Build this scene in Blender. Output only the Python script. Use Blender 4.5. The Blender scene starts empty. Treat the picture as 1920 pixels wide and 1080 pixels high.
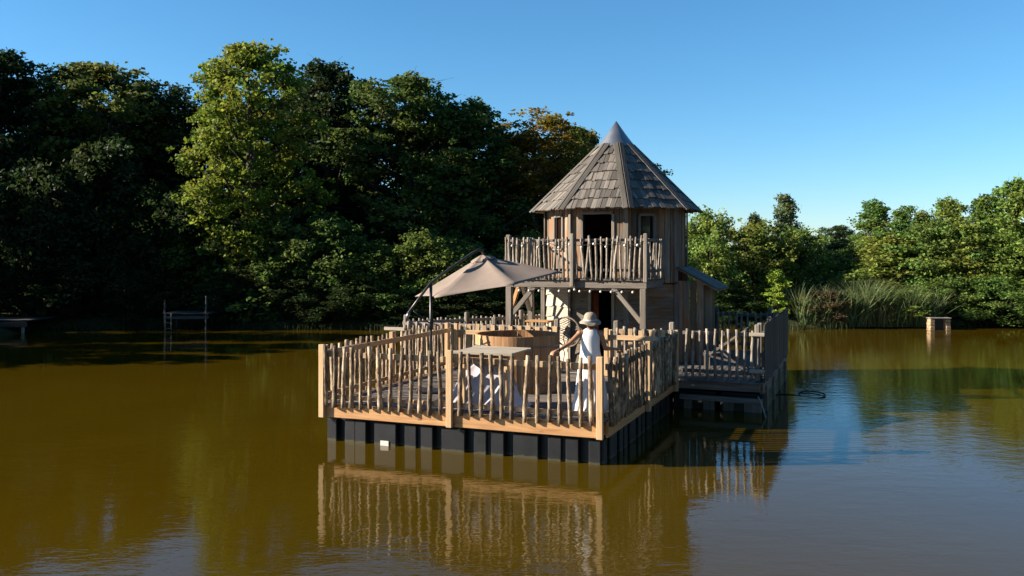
import bpy, bmesh, math, random
import numpy as np
from mathutils import Matrix, Vector, noise as mnoise

random.seed(11)
RAD = math.radians
scn = bpy.context.scene
COL = scn.collection

# ------------------------------------------------------------------ camera
cam_d = bpy.data.cameras.new('camera')
cam = bpy.data.objects.new('camera', cam_d)
COL.objects.link(cam)
FPX, HOR, HCAM = 1650.0, 478.0, 3.2
cam_d.sensor_width = 36.0
cam_d.lens = 36.0 * FPX / 1920.0
cam_d.shift_y = -(540.0 - HOR) / 1920.0
cam_d.clip_end = 3000
cam.location = (0, 0, HCAM)
cam.rotation_euler = (RAD(90), 0, 0)
scn.camera = cam

# ------------------------------------------------------------------ sky, sun, exposure
SUN_EL, SUN_AZ = RAD(22.5), Vector((-1.0, -0.06, 0)).normalized()
SUN_DIR = Vector((SUN_AZ.x * math.cos(SUN_EL), SUN_AZ.y * math.cos(SUN_EL), math.sin(SUN_EL)))
world = bpy.data.worlds.new('World')
scn.world = world
world.use_nodes = True
wn = world.node_tree.nodes
sky = wn.new('ShaderNodeTexSky')
sky.sky_type = 'NISHITA'
sky.sun_disc = False
sky.sun_elevation = SUN_EL
sky.sun_rotation = math.atan2(SUN_AZ.x, SUN_AZ.y)
sky.air_density = 1.0
sky.dust_density = 0.0
sky.ozone_density = 6.8
grade = wn.new('ShaderNodeHueSaturation')
grade.inputs['Hue'].default_value = 0.49
grade.inputs['Saturation'].default_value = 1.07
world.node_tree.links.new(sky.outputs[0], grade.inputs['Color'])
world.node_tree.links.new(grade.outputs[0], wn['Background'].inputs[0])
wn['Background'].inputs[1].default_value = 0.054
sun_d = bpy.data.lights.new('sun', 'SUN')
sun_d.energy = 5.0
sun_d.angle = RAD(0.5)
sun_d.color = (1.0, 0.87, 0.70)
sun = bpy.data.objects.new('sun', sun_d)
COL.objects.link(sun)
sun.rotation_euler = SUN_DIR.to_track_quat('Z', 'Y').to_euler()
sun.location = (-30, -10, 30)
scn.view_settings.view_transform = 'Standard'
scn.view_settings.look = 'None'
scn.view_settings.exposure = 1.75
scn.view_settings.gamma = 1.0
scn.view_settings.use_curve_mapping = False
scn.cycles.max_bounces = 8
scn.cycles.transparent_max_bounces = 8

# ------------------------------------------------------------------ helpers
Z = Vector((0, 0, 1))
FM = {}                                            # object -> its world matrix
O_FRONT = Vector((1.40, 13.33, 0))                 # front right corner of the new terrace
T = Matrix.Translation(O_FRONT) @ Matrix.Rotation(math.atan2(-0.372, 0.928), 4, 'Z')
Tr = Matrix.Translation
RX = lambda a: Matrix.Rotation(a, 4, 'X')
RY = lambda a: Matrix.Rotation(a, 4, 'Y')
RZ = lambda a: Matrix.Rotation(a, 4, 'Z')
I4 = Matrix.Identity(4)


def px(x, y, Y):
    return Vector(((x - 960) / FPX * Y, Y, HCAM - (y - HOR) / FPX * Y))


def thing(name, label, cat, M, group=None):
    o = bpy.data.objects.new(name, None)
    o.empty_display_size = 0.2
    COL.objects.link(o)
    o.matrix_basis = M
    FM[o] = M.copy()
    tag(o, label, cat, group)
    return o


def tag(o, label=None, cat=None, group=None, kind=None):
    if label: o['label'] = label
    if cat: o['category'] = cat
    if group: o['group'] = group
    if kind: o['kind'] = kind
    return o


def put(name, mesh, parent=None, M=I4):
    """link a mesh object; M is its world matrix"""
    o = bpy.data.objects.new(name, mesh)
    COL.objects.link(o)
    if parent is not None:
        o.parent = parent
        o.matrix_basis = FM[parent].inverted() @ M
    else:
        o.matrix_basis = M
    FM[o] = M.copy()
    return o


def basis(x, y, pos):
    x = Vector(x).normalized(); y = Vector(y)
    z = x.cross(y).normalized(); y = z.cross(x)
    M = Matrix((x, y, z)).transposed().to_4x4()
    M.translation = pos
    return M


def seg(p0, p1, side=None):
    p0 = Vector(p0); p1 = Vector(p1)
    d = p1 - p0
    if side is None:
        side = Z.cross(d) if abs(d.normalized().z) < 0.95 else Vector((0, 1, 0))
    return basis(d, side, (p0 + p1) / 2)


_mesh = {}


def finish(bm, name, mat, smooth=False):
    bmesh.ops.recalc_face_normals(bm, faces=bm.faces)
    me = bpy.data.meshes.new(name)
    bm.to_mesh(me); bm.free()
    me.materials.append(mat)
    if smooth:
        me.polygons.foreach_set('use_smooth', [True] * len(me.polygons))
    return me


def bbox(bm, sx, sy, sz, M=I4, bev=0.0):
    r = bmesh.ops.create_cube(bm, size=1.0, matrix=M @ Matrix.Diagonal((sx, sy, sz, 1)))
    if bev > 0:
        es = list({e for v in r['verts'] for e in v.link_edges})
        bmesh.ops.bevel(bm, geom=es, offset=bev, segments=1, affect='EDGES', profile=0.5)


def box(sx, sy, sz, mat, bev=0.006):
    k = ('box', round(sx, 3), round(sy, 3), round(sz, 3), mat.name, bev)
    if k not in _mesh:
        bm = bmesh.new()
        bbox(bm, sx, sy, sz, I4, min(bev, 0.3 * min(sx, sy, sz)))
        _mesh[k] = finish(bm, 'box', mat)
    return _mesh[k]


def plank(name, parent, p0, p1, w, t, mat, side=None, F=T, bev=0.006):
    """board of length |p1-p0|; w across (along side), t thick"""
    M = F @ seg(p0, p1, side)
    return put(name, box((Vector(p1) - Vector(p0)).length, w, t, mat, bev), parent, M)


def tube_bm(bm, pts, rads, n=8, cap=True):
    pts = [Vector(p) for p in pts]
    rings = []
    ref = None
    for i, p in enumerate(pts):
        d = (pts[min(i + 1, len(pts) - 1)] - pts[max(i - 1, 0)]).normalized()
        if ref is None:
            ref = Vector((1, 0, 0)) if abs(d.x) < 0.8 else Vector((0, 1, 0))
        a = (ref - d * ref.dot(d)).normalized(); b = d.cross(a); ref = a
        r = rads[i] if hasattr(rads, '__len__') else rads
        rings.append([bm.verts.new(p + (a * math.cos(2 * math.pi * k / n) + b * math.sin(2 * math.pi * k / n)) * r) for k in range(n)])
    for i in range(len(rings) - 1):
        for k in range(n):
            bm.faces.new((rings[i][k], rings[i][(k + 1) % n], rings[i + 1][(k + 1) % n], rings[i + 1][k]))
    if cap:
        bm.faces.new(list(reversed(rings[0]))); bm.faces.new(rings[-1])


def tube(name, parent, pts, r, mat, n=8, F=T, smooth=True):
    bm = bmesh.new()
    tube_bm(bm, pts, r, n)
    return put(name, finish(bm, name, mat, smooth), parent, F)


def lathe_bm(bm, prof, n=32, M=I4, wob=None):
    rings = []
    for j, (r, z) in enumerate(prof):
        ring = []
        for k in range(n):
            a = 2 * math.pi * k / n
            rr, zz = (r, z) if wob is None else wob(r, z, a, j)
            ring.append(bm.verts.new(M @ Vector((rr * math.cos(a), rr * math.sin(a), zz))))
        rings.append(ring)
    for i in range(len(rings) - 1):
        for k in range(n):
            bm.faces.new((rings[i][k], rings[i][(k + 1) % n], rings[i + 1][(k + 1) % n], rings[i + 1][k]))
    return rings


# ------------------------------------------------------------------ materials
class NT:
    def __init__(self, name):
        self.m = bpy.data.materials.new(name)
        self.m.use_nodes = True
        self.t = self.m.node_tree
        self.b = self.t.nodes['Principled BSDF']
        self.out = self.t.nodes['Material Output']

    def n(self, typ, **kw):
        nd = self.t.nodes.new('ShaderNode' + typ)
        for k, v in kw.items():
            if k.startswith('i_'):
                nd.inputs[k[2:].replace('_', ' ')].default_value = v
            else:
                setattr(nd, k, v)
        return nd

    def l(self, a, b):
        self.t.links.new(a, b)

    def coords(self, scale, kind='Object', rnd=True):
        tc = self.n('TexCoord')
        src = tc.outputs[kind]
        if rnd:
            oi = self.n('ObjectInfo')
            mu = self.n('VectorMath', operation='SCALE'); mu.inputs[0].default_value = (37, 19, 53)
            self.l(oi.outputs['Random'], mu.inputs['Scale'])
            ad = self.n('VectorMath', operation='ADD')
            self.l(src, ad.inputs[0]); self.l(mu.outputs[0], ad.inputs[1])
            src = ad.outputs[0]
        mp = self.n('Mapping'); mp.inputs['Scale'].default_value = scale
        self.l(src, mp.inputs['Vector'])
        return mp.outputs[0]

    def noise(self, vec, scale=1.0, detail=5, rough=0.6, dist=0.0):
        nz = self.n('TexNoise')
        nz.inputs['Scale'].default_value = scale; nz.inputs['Detail'].default_value = detail
        nz.inputs['Roughness'].default_value = rough; nz.inputs['Distortion'].default_value = dist
        self.l(vec, nz.inputs['Vector'])
        return nz.outputs['Fac']

    def ramp(self, fac, stops):
        r = self.n('ValToRGB')
        while len(r.color_ramp.elements) < len(stops):
            r.color_ramp.elements.new(0.5)
        for e, (p, c) in zip(r.color_ramp.elements, stops):
            e.position = p; e.color = (*c, 1)
        self.l(fac, r.inputs[0])
        return r.outputs[0]

    def mix(self, fac, a, b, mode='MIX'):
        mx = self.n('Mix', data_type='RGBA', blend_type=mode)
        for s, v in ((mx.inputs[0], fac), (mx.inputs[6], a), (mx.inputs[7], b)):
            if hasattr(v, 'is_linked'): self.l(v, s)
            elif isinstance(v, (int, float)): s.default_value = v
            else: s.default_value = (*v, 1)
        return mx.outputs[2]

    def vary(self, col, amt=0.3, hue=0.0):
        oi = self.n('ObjectInfo')
        mr = self.n('MapRange'); mr.inputs[3].default_value = 1 - amt; mr.inputs[4].default_value = 1 + amt
        self.l(oi.outputs['Random'], mr.inputs[0])
        hs = self.n('HueSaturation')
        self.l(mr.outputs[0], hs.inputs['Value']); self.l(col, hs.inputs['Color'])
        return hs.outputs[0]

    def bump(self, h, strength=0.4, dist=0.01):
        b = self.n('Bump'); b.inputs['Strength'].default_value = strength; b.inputs['Distance'].default_value = dist
        self.l(h, b.inputs['Height']); self.l(b.outputs[0], self.b.inputs['Normal'])

    def done(self, col, rough=0.7, metal=0.0, spec=0.3):
        if hasattr(col, 'is_linked'): self.l(col, self.b.inputs['Base Color'])
        else: self.b.inputs['Base Color'].default_value = (*col, 1)
        self.b.inputs['Roughness'].default_value = rough
        self.b.inputs['Metallic'].default_value = metal
        self.b.inputs['Specular IOR Level'].default_value = spec
        return self.m


K = 0.62
dim = lambda c, k=K: tuple(k * q for q in c)


def wood(name, c0, c1, c2, axis='X', vary=0.25, knots=True, stain=None):
    t = NT(name)
    c0, c1, c2 = dim(c0), dim(c1), dim(c2)
    stain = dim(stain) if stain else None
    s = {'X': (1.5, 22, 22), 'Z': (22, 22, 1.5)}[axis]
    v = t.coords(s)
    g = t.noise(v, 1.0, 6, 0.65, 0.6)
    col = t.ramp(g, [(0.25, c0), (0.5, c1), (0.75, c2)])
    s2 = {'X': (0.9, 3.0, 3.0), 'Z': (3, 3, 0.9)}[axis]
    g2 = t.noise(t.coords(s2), 1.6, 4, 0.6, 0.3)
    if stain:
        st = t.ramp(g2, [(0.40, (0, 0, 0)), (0.60, (1, 1, 1))])
        col = t.mix(st, col, stain)
    if knots:
        vo = t.n('TexVoronoi'); vo.inputs['Scale'].default_value = 2.2
        t.l(t.coords({'X': (0.8, 2.5, 2.5), 'Z': (2.5, 2.5, 0.8)}[axis]), vo.inputs['Vector'])
        kn = t.ramp(vo.outputs['Distance'], [(0.03, (1, 1, 1)), (0.11, (0, 0, 0))])
        col = t.mix(kn, col, tuple(k * 0.35 for k in c0))
    col = t.vary(col, vary)
    t.bump(g, 0.5, 0.008)
    return t.done(col, 0.75)


def bark(name, c0, c1, c2, vary=0.45):
    t = NT(name)
    c0, c1, c2 = dim(c0), dim(c1), dim(c2)
    v = t.coords((26, 26, 7))
    g = t.noise(v, 1.0, 6, 0.7, 0.9)
    big = t.noise(t.coords((5, 5, 2.2)), 1.0, 3, 0.6)
    col = t.ramp(g, [(0.38, c0), (0.50, c1), (0.64, c2)])
    peeled = t.ramp(big, [(0.54, (0, 0, 0)), (0.64, (1, 1, 1))])
    col = t.mix(peeled, col, c2)
    col = t.vary(col, vary)
    t.bump(g, 0.9, 0.02)
    return t.done(col, 0.85)


def plain(name, c0, c1, scale=6.0, rough=0.6, metal=0.0, spec=0.4, bump=0.15, k=K):
    t = NT(name)
    c0, c1 = dim(c0, k), dim(c1, k)
    g = t.noise(t.coords((scale,) * 3), 1.0, 5, 0.6)
    t.bump(g, bump, 0.01)
    return t.done(t.vary(t.ramp(g, [(0.3, c0), (0.7, c1)]), 0.08), rough, metal, spec)


M_LARCH = wood('larch_wood', (0.36, 0.165, 0.065), (0.56, 0.305, 0.13), (0.67, 0.41, 0.20), vary=0.15)
M_LARCH_P = wood('pale_larch_wood', (0.42, 0.255, 0.135), (0.57, 0.385, 0.22), (0.66, 0.48, 0.30), vary=0.2)
M_LARCH_Z = wood('larch_post_wood', (0.48, 0.30, 0.15), (0.62, 0.42, 0.23), (0.70, 0.52, 0.31), vary=0.1)
M_GREY = wood('weathered_grey_wood', (0.11, 0.092, 0.076), (0.235, 0.20, 0.166), (0.36, 0.32, 0.27), vary=0.25)
M_SHADE_PLANK = wood('shade_toned_planks', (0.025, 0.023, 0.022), (0.055, 0.05, 0.046), (0.10, 0.092, 0.083), vary=0.3)  # grey wood with shade put into its colour, not a stain
M_SILVER = wood('silvered_cladding', (0.28, 0.235, 0.185), (0.45, 0.39, 0.31), (0.58, 0.52, 0.43), vary=0.18)
M_CLAD_SHADE = wood('shade_toned_cladding', (0.15, 0.12, 0.085), (0.26, 0.215, 0.16), (0.35, 0.30, 0.235), vary=0.15)  # silvered cladding toned down in colour for the shade under the balcony
M_TOWER = wood('tower_board_wood', (0.09, 0.065, 0.048), (0.25, 0.20, 0.155), (0.42, 0.36, 0.29), vary=0.5, stain=(0.30, 0.145, 0.065))
M_SHINGLE = wood('shingle_wood', (0.08, 0.071, 0.062), (0.155, 0.138, 0.12), (0.26, 0.234, 0.205), vary=0.5, knots=False)
M_DECK = wood('deck_wood', (0.095, 0.08, 0.072), (0.16, 0.138, 0.122), (0.25, 0.22, 0.195), vary=0.3)
M_DECKOLD = wood('old_deck_wood', (0.10, 0.085, 0.072), (0.17, 0.147, 0.127), (0.24, 0.21, 0.185), vary=0.25)
M_CEDAR = wood('cedar_stave_wood', (0.36, 0.175, 0.075), (0.50, 0.27, 0.125), (0.60, 0.36, 0.19), vary=0.25, axis='Z', knots=False)
M_INSIDE = plain('dark_interior_lining', (0.09, 0.045, 0.028), (0.16, 0.08, 0.05), 4, 0.8)
M_BARK = bark('bark_branch', (0.06, 0.036, 0.02), (0.21, 0.145, 0.09), (0.46, 0.36, 0.25))
M_STICK = bark('grey_branch', (0.13, 0.107, 0.085), (0.31, 0.265, 0.215), (0.46, 0.40, 0.33), 0.2)
t = NT('black_polyethylene')
g = t.noise(t.coords((5, 5, 5)), 1.0, 5, 0.6)
col = t.ramp(g, [(0.3, (0.004, 0.0045, 0.0055)), (0.7, (0.009, 0.010, 0.012))])
gpos = t.n('NewGeometry'); sx = t.n('SeparateXYZ'); t.l(gpos.outputs['Position'], sx.inputs[0])
wl = t.noise(t.coords((9, 9, 3)), 1.0, 4, 0.7)
hh = t.n('Math', operation='MULTIPLY_ADD'); hh.inputs[1].default_value = 0.09; hh.inputs[2].default_value = -0.005
t.l(wl, hh.inputs[0])
lt_ = t.n('Math', operation='LESS_THAN'); t.l(sx.outputs['Z'], lt_.inputs[0]); t.l(hh.outputs[0], lt_.inputs[1])
col = t.mix(lt_.outputs[0], col, (0.035, 0.032, 0.016))
scr = t.ramp(t.noise(t.coords((2, 2, 40)), 1.0, 4, 0.7), [(0.66, (0, 0, 0)), (0.74, (0.6, 0.6, 0.6))])
col = t.mix(scr, col, (0.018, 0.019, 0.02))
t.bump(g, 0.15, 0.01)
M_BLACK = t.done(col, 0.45, 0, 0.35)
M_PLATE = plain('white_plastic', (0.6, 0.6, 0.57), (0.72, 0.72, 0.68))
M_ZINC = plain('zinc_sheet', (0.30, 0.33, 0.36), (0.42, 0.45, 0.48), 3, 0.42, 0.85, 0.5, 0.05)
M_DKMETAL = plain('dark_powder_coat', (0.03, 0.032, 0.035), (0.05, 0.052, 0.056), 8, 0.4, 0.3, 0.5)
M_STEEL = plain('galvanised_steel', (0.35, 0.36, 0.37), (0.5, 0.51, 0.52), 8, 0.35, 0.9)
M_BULB = plain('frosted_bulb', (0.72, 0.70, 0.64), (0.8, 0.78, 0.72), 8, 0.25, 0, 0.5, 0.0)
M_CORD = plain('dark_cord', (0.02, 0.02, 0.022), (0.035, 0.035, 0.038), 20, 0.7)
M_ROPE = plain('pale_rope', (0.28, 0.25, 0.2), (0.45, 0.41, 0.34), 40, 0.9)
M_CURTAIN = plain('orange_curtain', (0.42, 0.09, 0.03), (0.55, 0.14, 0.05), 9, 0.9)
M_TARP = plain('pale_tarpaulin', (0.50, 0.47, 0.55), (0.62, 0.59, 0.66), 2.5, 0.6)
M_BLUE = plain('faded_blue_paint', (0.05, 0.09, 0.12), (0.08, 0.13, 0.17), 6, 0.6)
M_RATTAN = plain('rattan_cane', (0.10, 0.075, 0.055), (0.2, 0.15, 0.11), 20, 0.7)
M_CANVAS2 = plain('grey_sling_canvas', (0.10, 0.10, 0.11), (0.16, 0.16, 0.17), 5, 0.9)
M_STONE = plain('ochre_stone', (0.30, 0.20, 0.11), (0.50, 0.36, 0.22), 7, 0.9, bump=0.6)
M_STONE2 = plain('grey_stone_slab', (0.22, 0.20, 0.17), (0.34, 0.31, 0.27), 7, 0.9, bump=0.6)

t = NT('taupe_canvas')
g = t.noise(t.coords((160, 160, 160), rnd=False), 1.0, 2)
g2 = t.noise(t.coords((2.0, 2.0, 2.0), rnd=False), 1.0, 4)
t.bump(g, 0.15, 0.003)
M_CANVAS = t.done(t.ramp(g2, [(0.3, (0.165, 0.132, 0.112)), (0.7, (0.215, 0.175, 0.149))]), 0.85, 0, 0.2)
tr = t.n('BsdfTranslucent'); tr.inputs[0].default_value = (0.21, 0.135, 0.10, 1)
ms = t.n('MixShader'); ms.inputs[0].default_value = 0.08
t.l(t.b.outputs[0], ms.inputs[1]); t.l(tr.outputs[0], ms.inputs[2]); t.l(ms.outputs[0], t.out.inputs[0])

M_SKIN = plain('tanned_skin', (0.40, 0.19, 0.105), (0.47, 0.24, 0.14), 7, 0.5, bump=0.02)
M_HAIR = plain('brown_hair', (0.05, 0.025, 0.012), (0.10, 0.055, 0.03), 30, 0.6)
M_DRESS = plain('white_cotton', (0.76, 0.75, 0.77), (0.83, 0.82, 0.84), 6, 0.85, bump=0.2, k=0.8)
M_STRAW = plain('straw_weave', (0.34, 0.28, 0.205), (0.48, 0.405, 0.31), 70, 0.85, bump=0.6)


def leafmat(name):
    """leaf colour = object colour, varied per leaf"""
    t = NT(name)
    oi = t.n('ObjectInfo')
    ge = t.n('NewGeometry')
    hs = t.n('HueSaturation')
    mr = t.n('MapRange'); mr.inputs[3].default_value = 0.55; mr.inputs[4].default_value = 1.5
    t.l(ge.outputs['Random Per Island'], mr.inputs[0])
    nz = t.noise(t.coords((0.6, 0.6, 0.6)), 1.0, 3)
    mr2 = t.n('MapRange'); mr2.inputs[1].default_value = 0.3; mr2.inputs[2].default_value = 0.7
    mr2.inputs[3].default_value = 0.465; mr2.inputs[4].default_value = 0.54
    t.l(nz, mr2.inputs[0])
    t.l(oi.outputs['Color'], hs.inputs['Color']); t.l(mr.outputs[0], hs.inputs['Value']); t.l(mr2.outputs[0], hs.inputs['Hue'])
    t.done(hs.outputs[0], 0.55, 0, 0.10)
    tr = t.n('BsdfTranslucent')
    hs2 = t.n('HueSaturation'); hs2.inputs['Value'].default_value = 1.3; hs2.inputs['Hue'].default_value = 0.485
    t.l(hs.outputs[0], hs2.inputs['Color']); t.l(hs2.outputs[0], tr.inputs[0])
    ms = t.n('MixShader'); ms.inputs[0].default_value = 0.42
    t.l(t.b.outputs[0], ms.inputs[1]); t.l(tr.outputs[0], ms.inputs[2]); t.l(ms.outputs[0], t.out.inputs[0])
    return t.m


M_LEAF = leafmat('tree_leaf')
M_TRUNK = bark('tree_bark', (0.025, 0.02, 0.015), (0.06, 0.048, 0.036), (0.10, 0.085, 0.065))

t = NT('soil_and_grass')
v = t.coords((1, 1, 1), rnd=False)
g = t.noise(v, 0.8, 8, 0.7)
t.bump(g, 0.8, 0.2)
M_GROUND = t.done(t.ramp(g, [(0.3, (0.02, 0.017, 0.009)), (0.5, (0.02, 0.026, 0.008)), (0.7, (0.04, 0.044, 0.015))]), 0.95, 0, 0.1)

# turbid brown pond water: the silt scatters light, the surface reflects by Fresnel
t = NT('turbid_pond_water')
v = t.coords((1, 1, 1), rnd=False)
w1 = t.noise(t.coords((1.0, 1.7, 1), rnd=False), 2.1, 2, 0.5, 0.3)
w2 = t.noise(t.coords((0.8, 2.2, 1), rnd=False), 9.0, 2, 0.5, 0.2)
patch = t.noise(t.coords((1, 1, 1), rnd=False), 0.16, 2, 0.5)
pr = t.n('MapRange'); pr.inputs[1].default_value = 0.38; pr.inputs[2].default_value = 0.62
pr.inputs[3].default_value = 0.25; pr.inputs[4].default_value = 1.0
t.l(patch, pr.inputs[0])
m1 = t.n('Math', operation='MULTIPLY'); m1.inputs[1].default_value = 0.35
t.l(w2, m1.inputs[0])
ad = t.n('Math', operation='ADD'); t.l(w1, ad.inputs[0]); t.l(m1.outputs[0], ad.inputs[1])
mm = t.n('Math', operation='MULTIPLY'); t.l(ad.outputs[0], mm.inputs[0]); t.l(pr.outputs[0], mm.inputs[1])
bp = t.n('Bump'); bp.inputs['Strength'].default_value = 1.0; bp.inputs['Distance'].default_value = 0.0068
t.l(mm.outputs[0], bp.inputs['Height'])
silt = t.noise(v, 0.12, 4, 0.6)
df = t.n('BsdfDiffuse')
t.l(t.ramp(silt, [(0.35, (0.038, 0.0235, 0.0007)), (0.65, (0.046, 0.030, 0.0011))]), df.inputs[0])
gl = t.n('BsdfGlossy'); gl.inputs['Roughness'].default_value = 0.015
gl.inputs[0].default_value = (1, 1, 1, 1)
fr = t.n('Fresnel'); fr.inputs[0].default_value = 1.333
t.l(bp.outputs[0], gl.inputs['Normal']); t.l(bp.outputs[0], fr.inputs['Normal'])
ms = t.n('MixShader')
t.l(fr.outputs[0], ms.inputs[0]); t.l(df.outputs[0], ms.inputs[1]); t.l(gl.outputs[0], ms.inputs[2]); t.l(ms.outputs[0], t.out.inputs[0])
M_WATER = t.m

# ------------------------------------------------------------------ ground and water
def sstep(x):
    x = np.clip(x, 0, 1)
    return x * x * (3 - 2 * x)


def shore(X):
    return 39.3 + 0.5 * np.sin(X * 0.35) + 0.35 * np.sin(X * 0.83 + 1) + np.where(X < 0, -0.8, 0)


def leftbank(Y):
    return -21.5 - np.maximum(0, 26 - Y) * 0.5 + 0.8 * np.sin(Y * 0.4)


gx = np.concatenate([np.arange(-400, -64, 16), np.arange(-64, 64, 1.0), np.arange(64, 401, 16)])
gy = np.concatenate([np.arange(-60, 20, 5), np.arange(20, 60, 0.8), np.arange(60, 801, 20)])
GX, GY = np.meshgrid(gx, gy)
d = np.maximum.reduce([GY - shore(GX), leftbank(GY) - GX, GX - 26.5, 1.0 - GY])
GZ = -0.9 + 1.35 * sstep((d + 2.5) / 3.2) + 0.9 * sstep(d / 30) + 0.06 * np.sin(GX * 1.7) * np.cos(GY * 1.3)
ny, nx = GX.shape
co = np.stack([GX, GY, GZ], -1).reshape(-1, 3)
idx = np.arange(nx * ny).reshape(ny, nx)
fc = np.stack([idx[:-1, :-1], idx[:-1, 1:], idx[1:, 1:], idx[1:, :-1]], -1).reshape(-1, 4)


def quads_mesh(name, co, fc, mat, smooth=False):
    me = bpy.data.meshes.new(name)
    me.vertices.add(len(co)); me.vertices.foreach_set('co', np.asarray(co, dtype=np.float32).ravel())
    n = fc.shape[1]
    me.loops.add(fc.size); me.loops.foreach_set('vertex_index', fc.astype(np.int32).ravel())
    me.polygons.add(len(fc)); me.polygons.foreach_set('loop_start', np.arange(0, fc.size, n, dtype=np.int32))
    me.polygons.foreach_set('loop_total', np.full(len(fc), n, dtype=np.int32))
    if smooth: me.polygons.foreach_set('use_smooth', np.ones(len(fc), dtype=bool))
    me.update(calc_edges=True)
    me.materials.append(mat)
    return me


tag(put('ground', quads_mesh('ground', co, fc, M_GROUND, True)), kind='structure')
bm = bmesh.new()
bmesh.ops.create_grid(bm, x_segments=2, y_segments=2, size=1.0, matrix=Tr((20, 19, 0)) @ Matrix.Diagonal((60, 26, 1, 1)))
tag(put('pond_water', finish(bm, 'pond_water', M_WATER)), kind='structure')

# ------------------------------------------------------------------ stick prototypes
def stick_mesh(i, mat, r0, wob=1.0):
    rnd = random.Random(i * 7 + 3)
    pts, rads = [], []
    ph = rnd.random() * 6.28; amp = wob * rnd.uniform(0.004, 0.014); ph2 = rnd.random() * 6.28
    kink = rnd.uniform(0.25, 0.8); ka = rnd.uniform(-0.03, 0.03)
    for k in range(10):
        z = k / 9
        pts.append((amp * math.sin(4.2 * z + ph) + ka * max(0, z - kink), amp * 0.7 * math.cos(3.4 * z + ph2), z))
        rads.append(r0 * (1.06 - 0.2 * z) * (1 + rnd.uniform(-0.1, 0.14)))
    bm = bmesh.new()
    tube_bm(bm, pts, rads, 8)
    for v in bm.verts:
        v.co += Vector((rnd.uniform(-1, 1), rnd.uniform(-1, 1), 0)) * r0 * 0.12
    return finish(bm, 'stick', mat, True)


STK_BARK = [stick_mesh(i, M_BARK, 0.038) for i in range(8)]
STK_CROOK = [stick_mesh(40 + i, M_STICK, 0.028, 2.2) for i in range(8)]
STK_GREY = [stick_mesh(20 + i, M_STICK, 0.030) for i in range(8)]


def put_stick(parent, x, y, z0, z1, protos, F=T, lean=0.03, rs=1.0, name='stick'):
    L = z1 - z0
    M = F @ Tr((x, y, z0)) @ RX(random.gauss(0, lean * 0.4)) @ RY(random.gauss(0, lean)) @ RZ(random.random() * 6.28) @ \
        Matrix.Diagonal((rs, rs, L, 1))
    return put(name, random.choice(protos), parent, M)


# ------------------------------------------------------------------ new terrace
W, D = 5.03, 5.1
terr = thing('floating_terrace', 'new square timber terrace floating on black plastic floats, front of cabin', 'terrace', T @ Tr((-W / 2, D / 2, 0)))


def float_mesh(x0, x1, y0, y1):
    """hollow tank with raised ribs: coordinates relative to unit centre"""
    bm = bmesh.new()
    zt, zb = 0.40, -0.25
    ins = 0.11
    bbox(bm, x1 - x0 - 2 * ins, y1 - y0 - 2 * ins, zt - zb - 0.02, Tr(((x0 + x1) / 2, (y0 + y1) / 2, (zt + zb) / 2 - 0.01)), 0.01)
    panels = [(-0.59, -0.37), (-0.21, 0.21), (0.37, 0.59)]
    for a, b in panels:
        a2, b2 = max(a, x0 + 0.02), min(b, x1 - 0.02)
        if b2 - a2 > 0.05:
            for yy in (y0 + ins / 2 + 0.003, y1 - ins / 2 - 0.003):
                bbox(bm, b2 - a2, ins + 0.03, zt - zb - 0.035, Tr(((a2 + b2) / 2, yy, (zt + zb) / 2 - 0.004)), 0.012)
        a2, b2 = max(a, y0 + 0.02), min(b, y1 - 0.02)
        if b2 - a2 > 0.05:
            for xx in (x0 + ins / 2 + 0.003, x1 - ins / 2 - 0.003):
                bbox(bm, ins + 0.03, b2 - a2, zt - zb - 0.035, Tr((xx, (a2 + b2) / 2, (zt + zb) / 2 - 0.006)), 0.012)
    return finish(bm, 'float_tank', M_BLACK)


fl_full = float_mesh(-0.63, 0.63, -0.63, 0.63)
fl_l = float_mesh(-0.60, 0.0, -0.63, 0.63)     # right half missing
fl_r = float_mesh(0.0, 0.60, -0.63, 0.63)
for j in range(4):
    yy = 0.04 + 0.63 + j * 1.262
    for xx, me in ((-0.06, fl_l), (-1.29, fl_full), (-2.555, fl_full), (-3.82, fl_full), (-4.98, fl_r)):
        if me is fl_l: xx = -0.05
        put('float_tank', me, terr, T @ Tr((xx, yy, 0)))
put('name_plate', box(0.16, 0.012, 0.09, M_PLATE, 0.003), terr, T @ Tr((-3.82, 0.018, 0.035)))
# fascia in four sides (front in two boards)
for x0, x1 in ((-4.98, -2.62), (-2.50, -0.05)):
    plank('fascia_board', terr, (x0, -0.022, 0.535), (x1, -0.022, 0.535), 0.044, 0.235, M_LARCH)
for xx in (0.022, -W - 0.022):
    plank('fascia_board', terr, (xx, 0.06, 0.535), (xx, 2.50, 0.535), 0.044, 0.235, M_LARCH)
    plank('fascia_board', terr, (xx, 2.61, 0.535), (xx, D - 0.06, 0.535), 0.044, 0.235, M_LARCH)
plank('fascia_board', terr, (-W + 0.05, D - 0.02, 0.535), (-0.05, D - 0.02, 0.535), 0.044, 0.235, M_LARCH)
for k in range(9):
    yy = 0.25 + k * 0.57
    plank('joist', terr, (-W + 0.03, yy, 0.51), (-0.03, yy, 0.51), 0.07, 0.17, M_LARCH)
nb = 36
for k in range(nb):
    yy = 0.005 + (k + 0.5) * (D - 0.05) / nb
    put('deck_board', box(W - 0.03, 0.122, 0.028, M_DECK, 0.005), terr, T @ Tr((-W / 2, yy, 0.645 + random.uniform(-0.003, 0.003))))
DZ = 0.66


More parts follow.
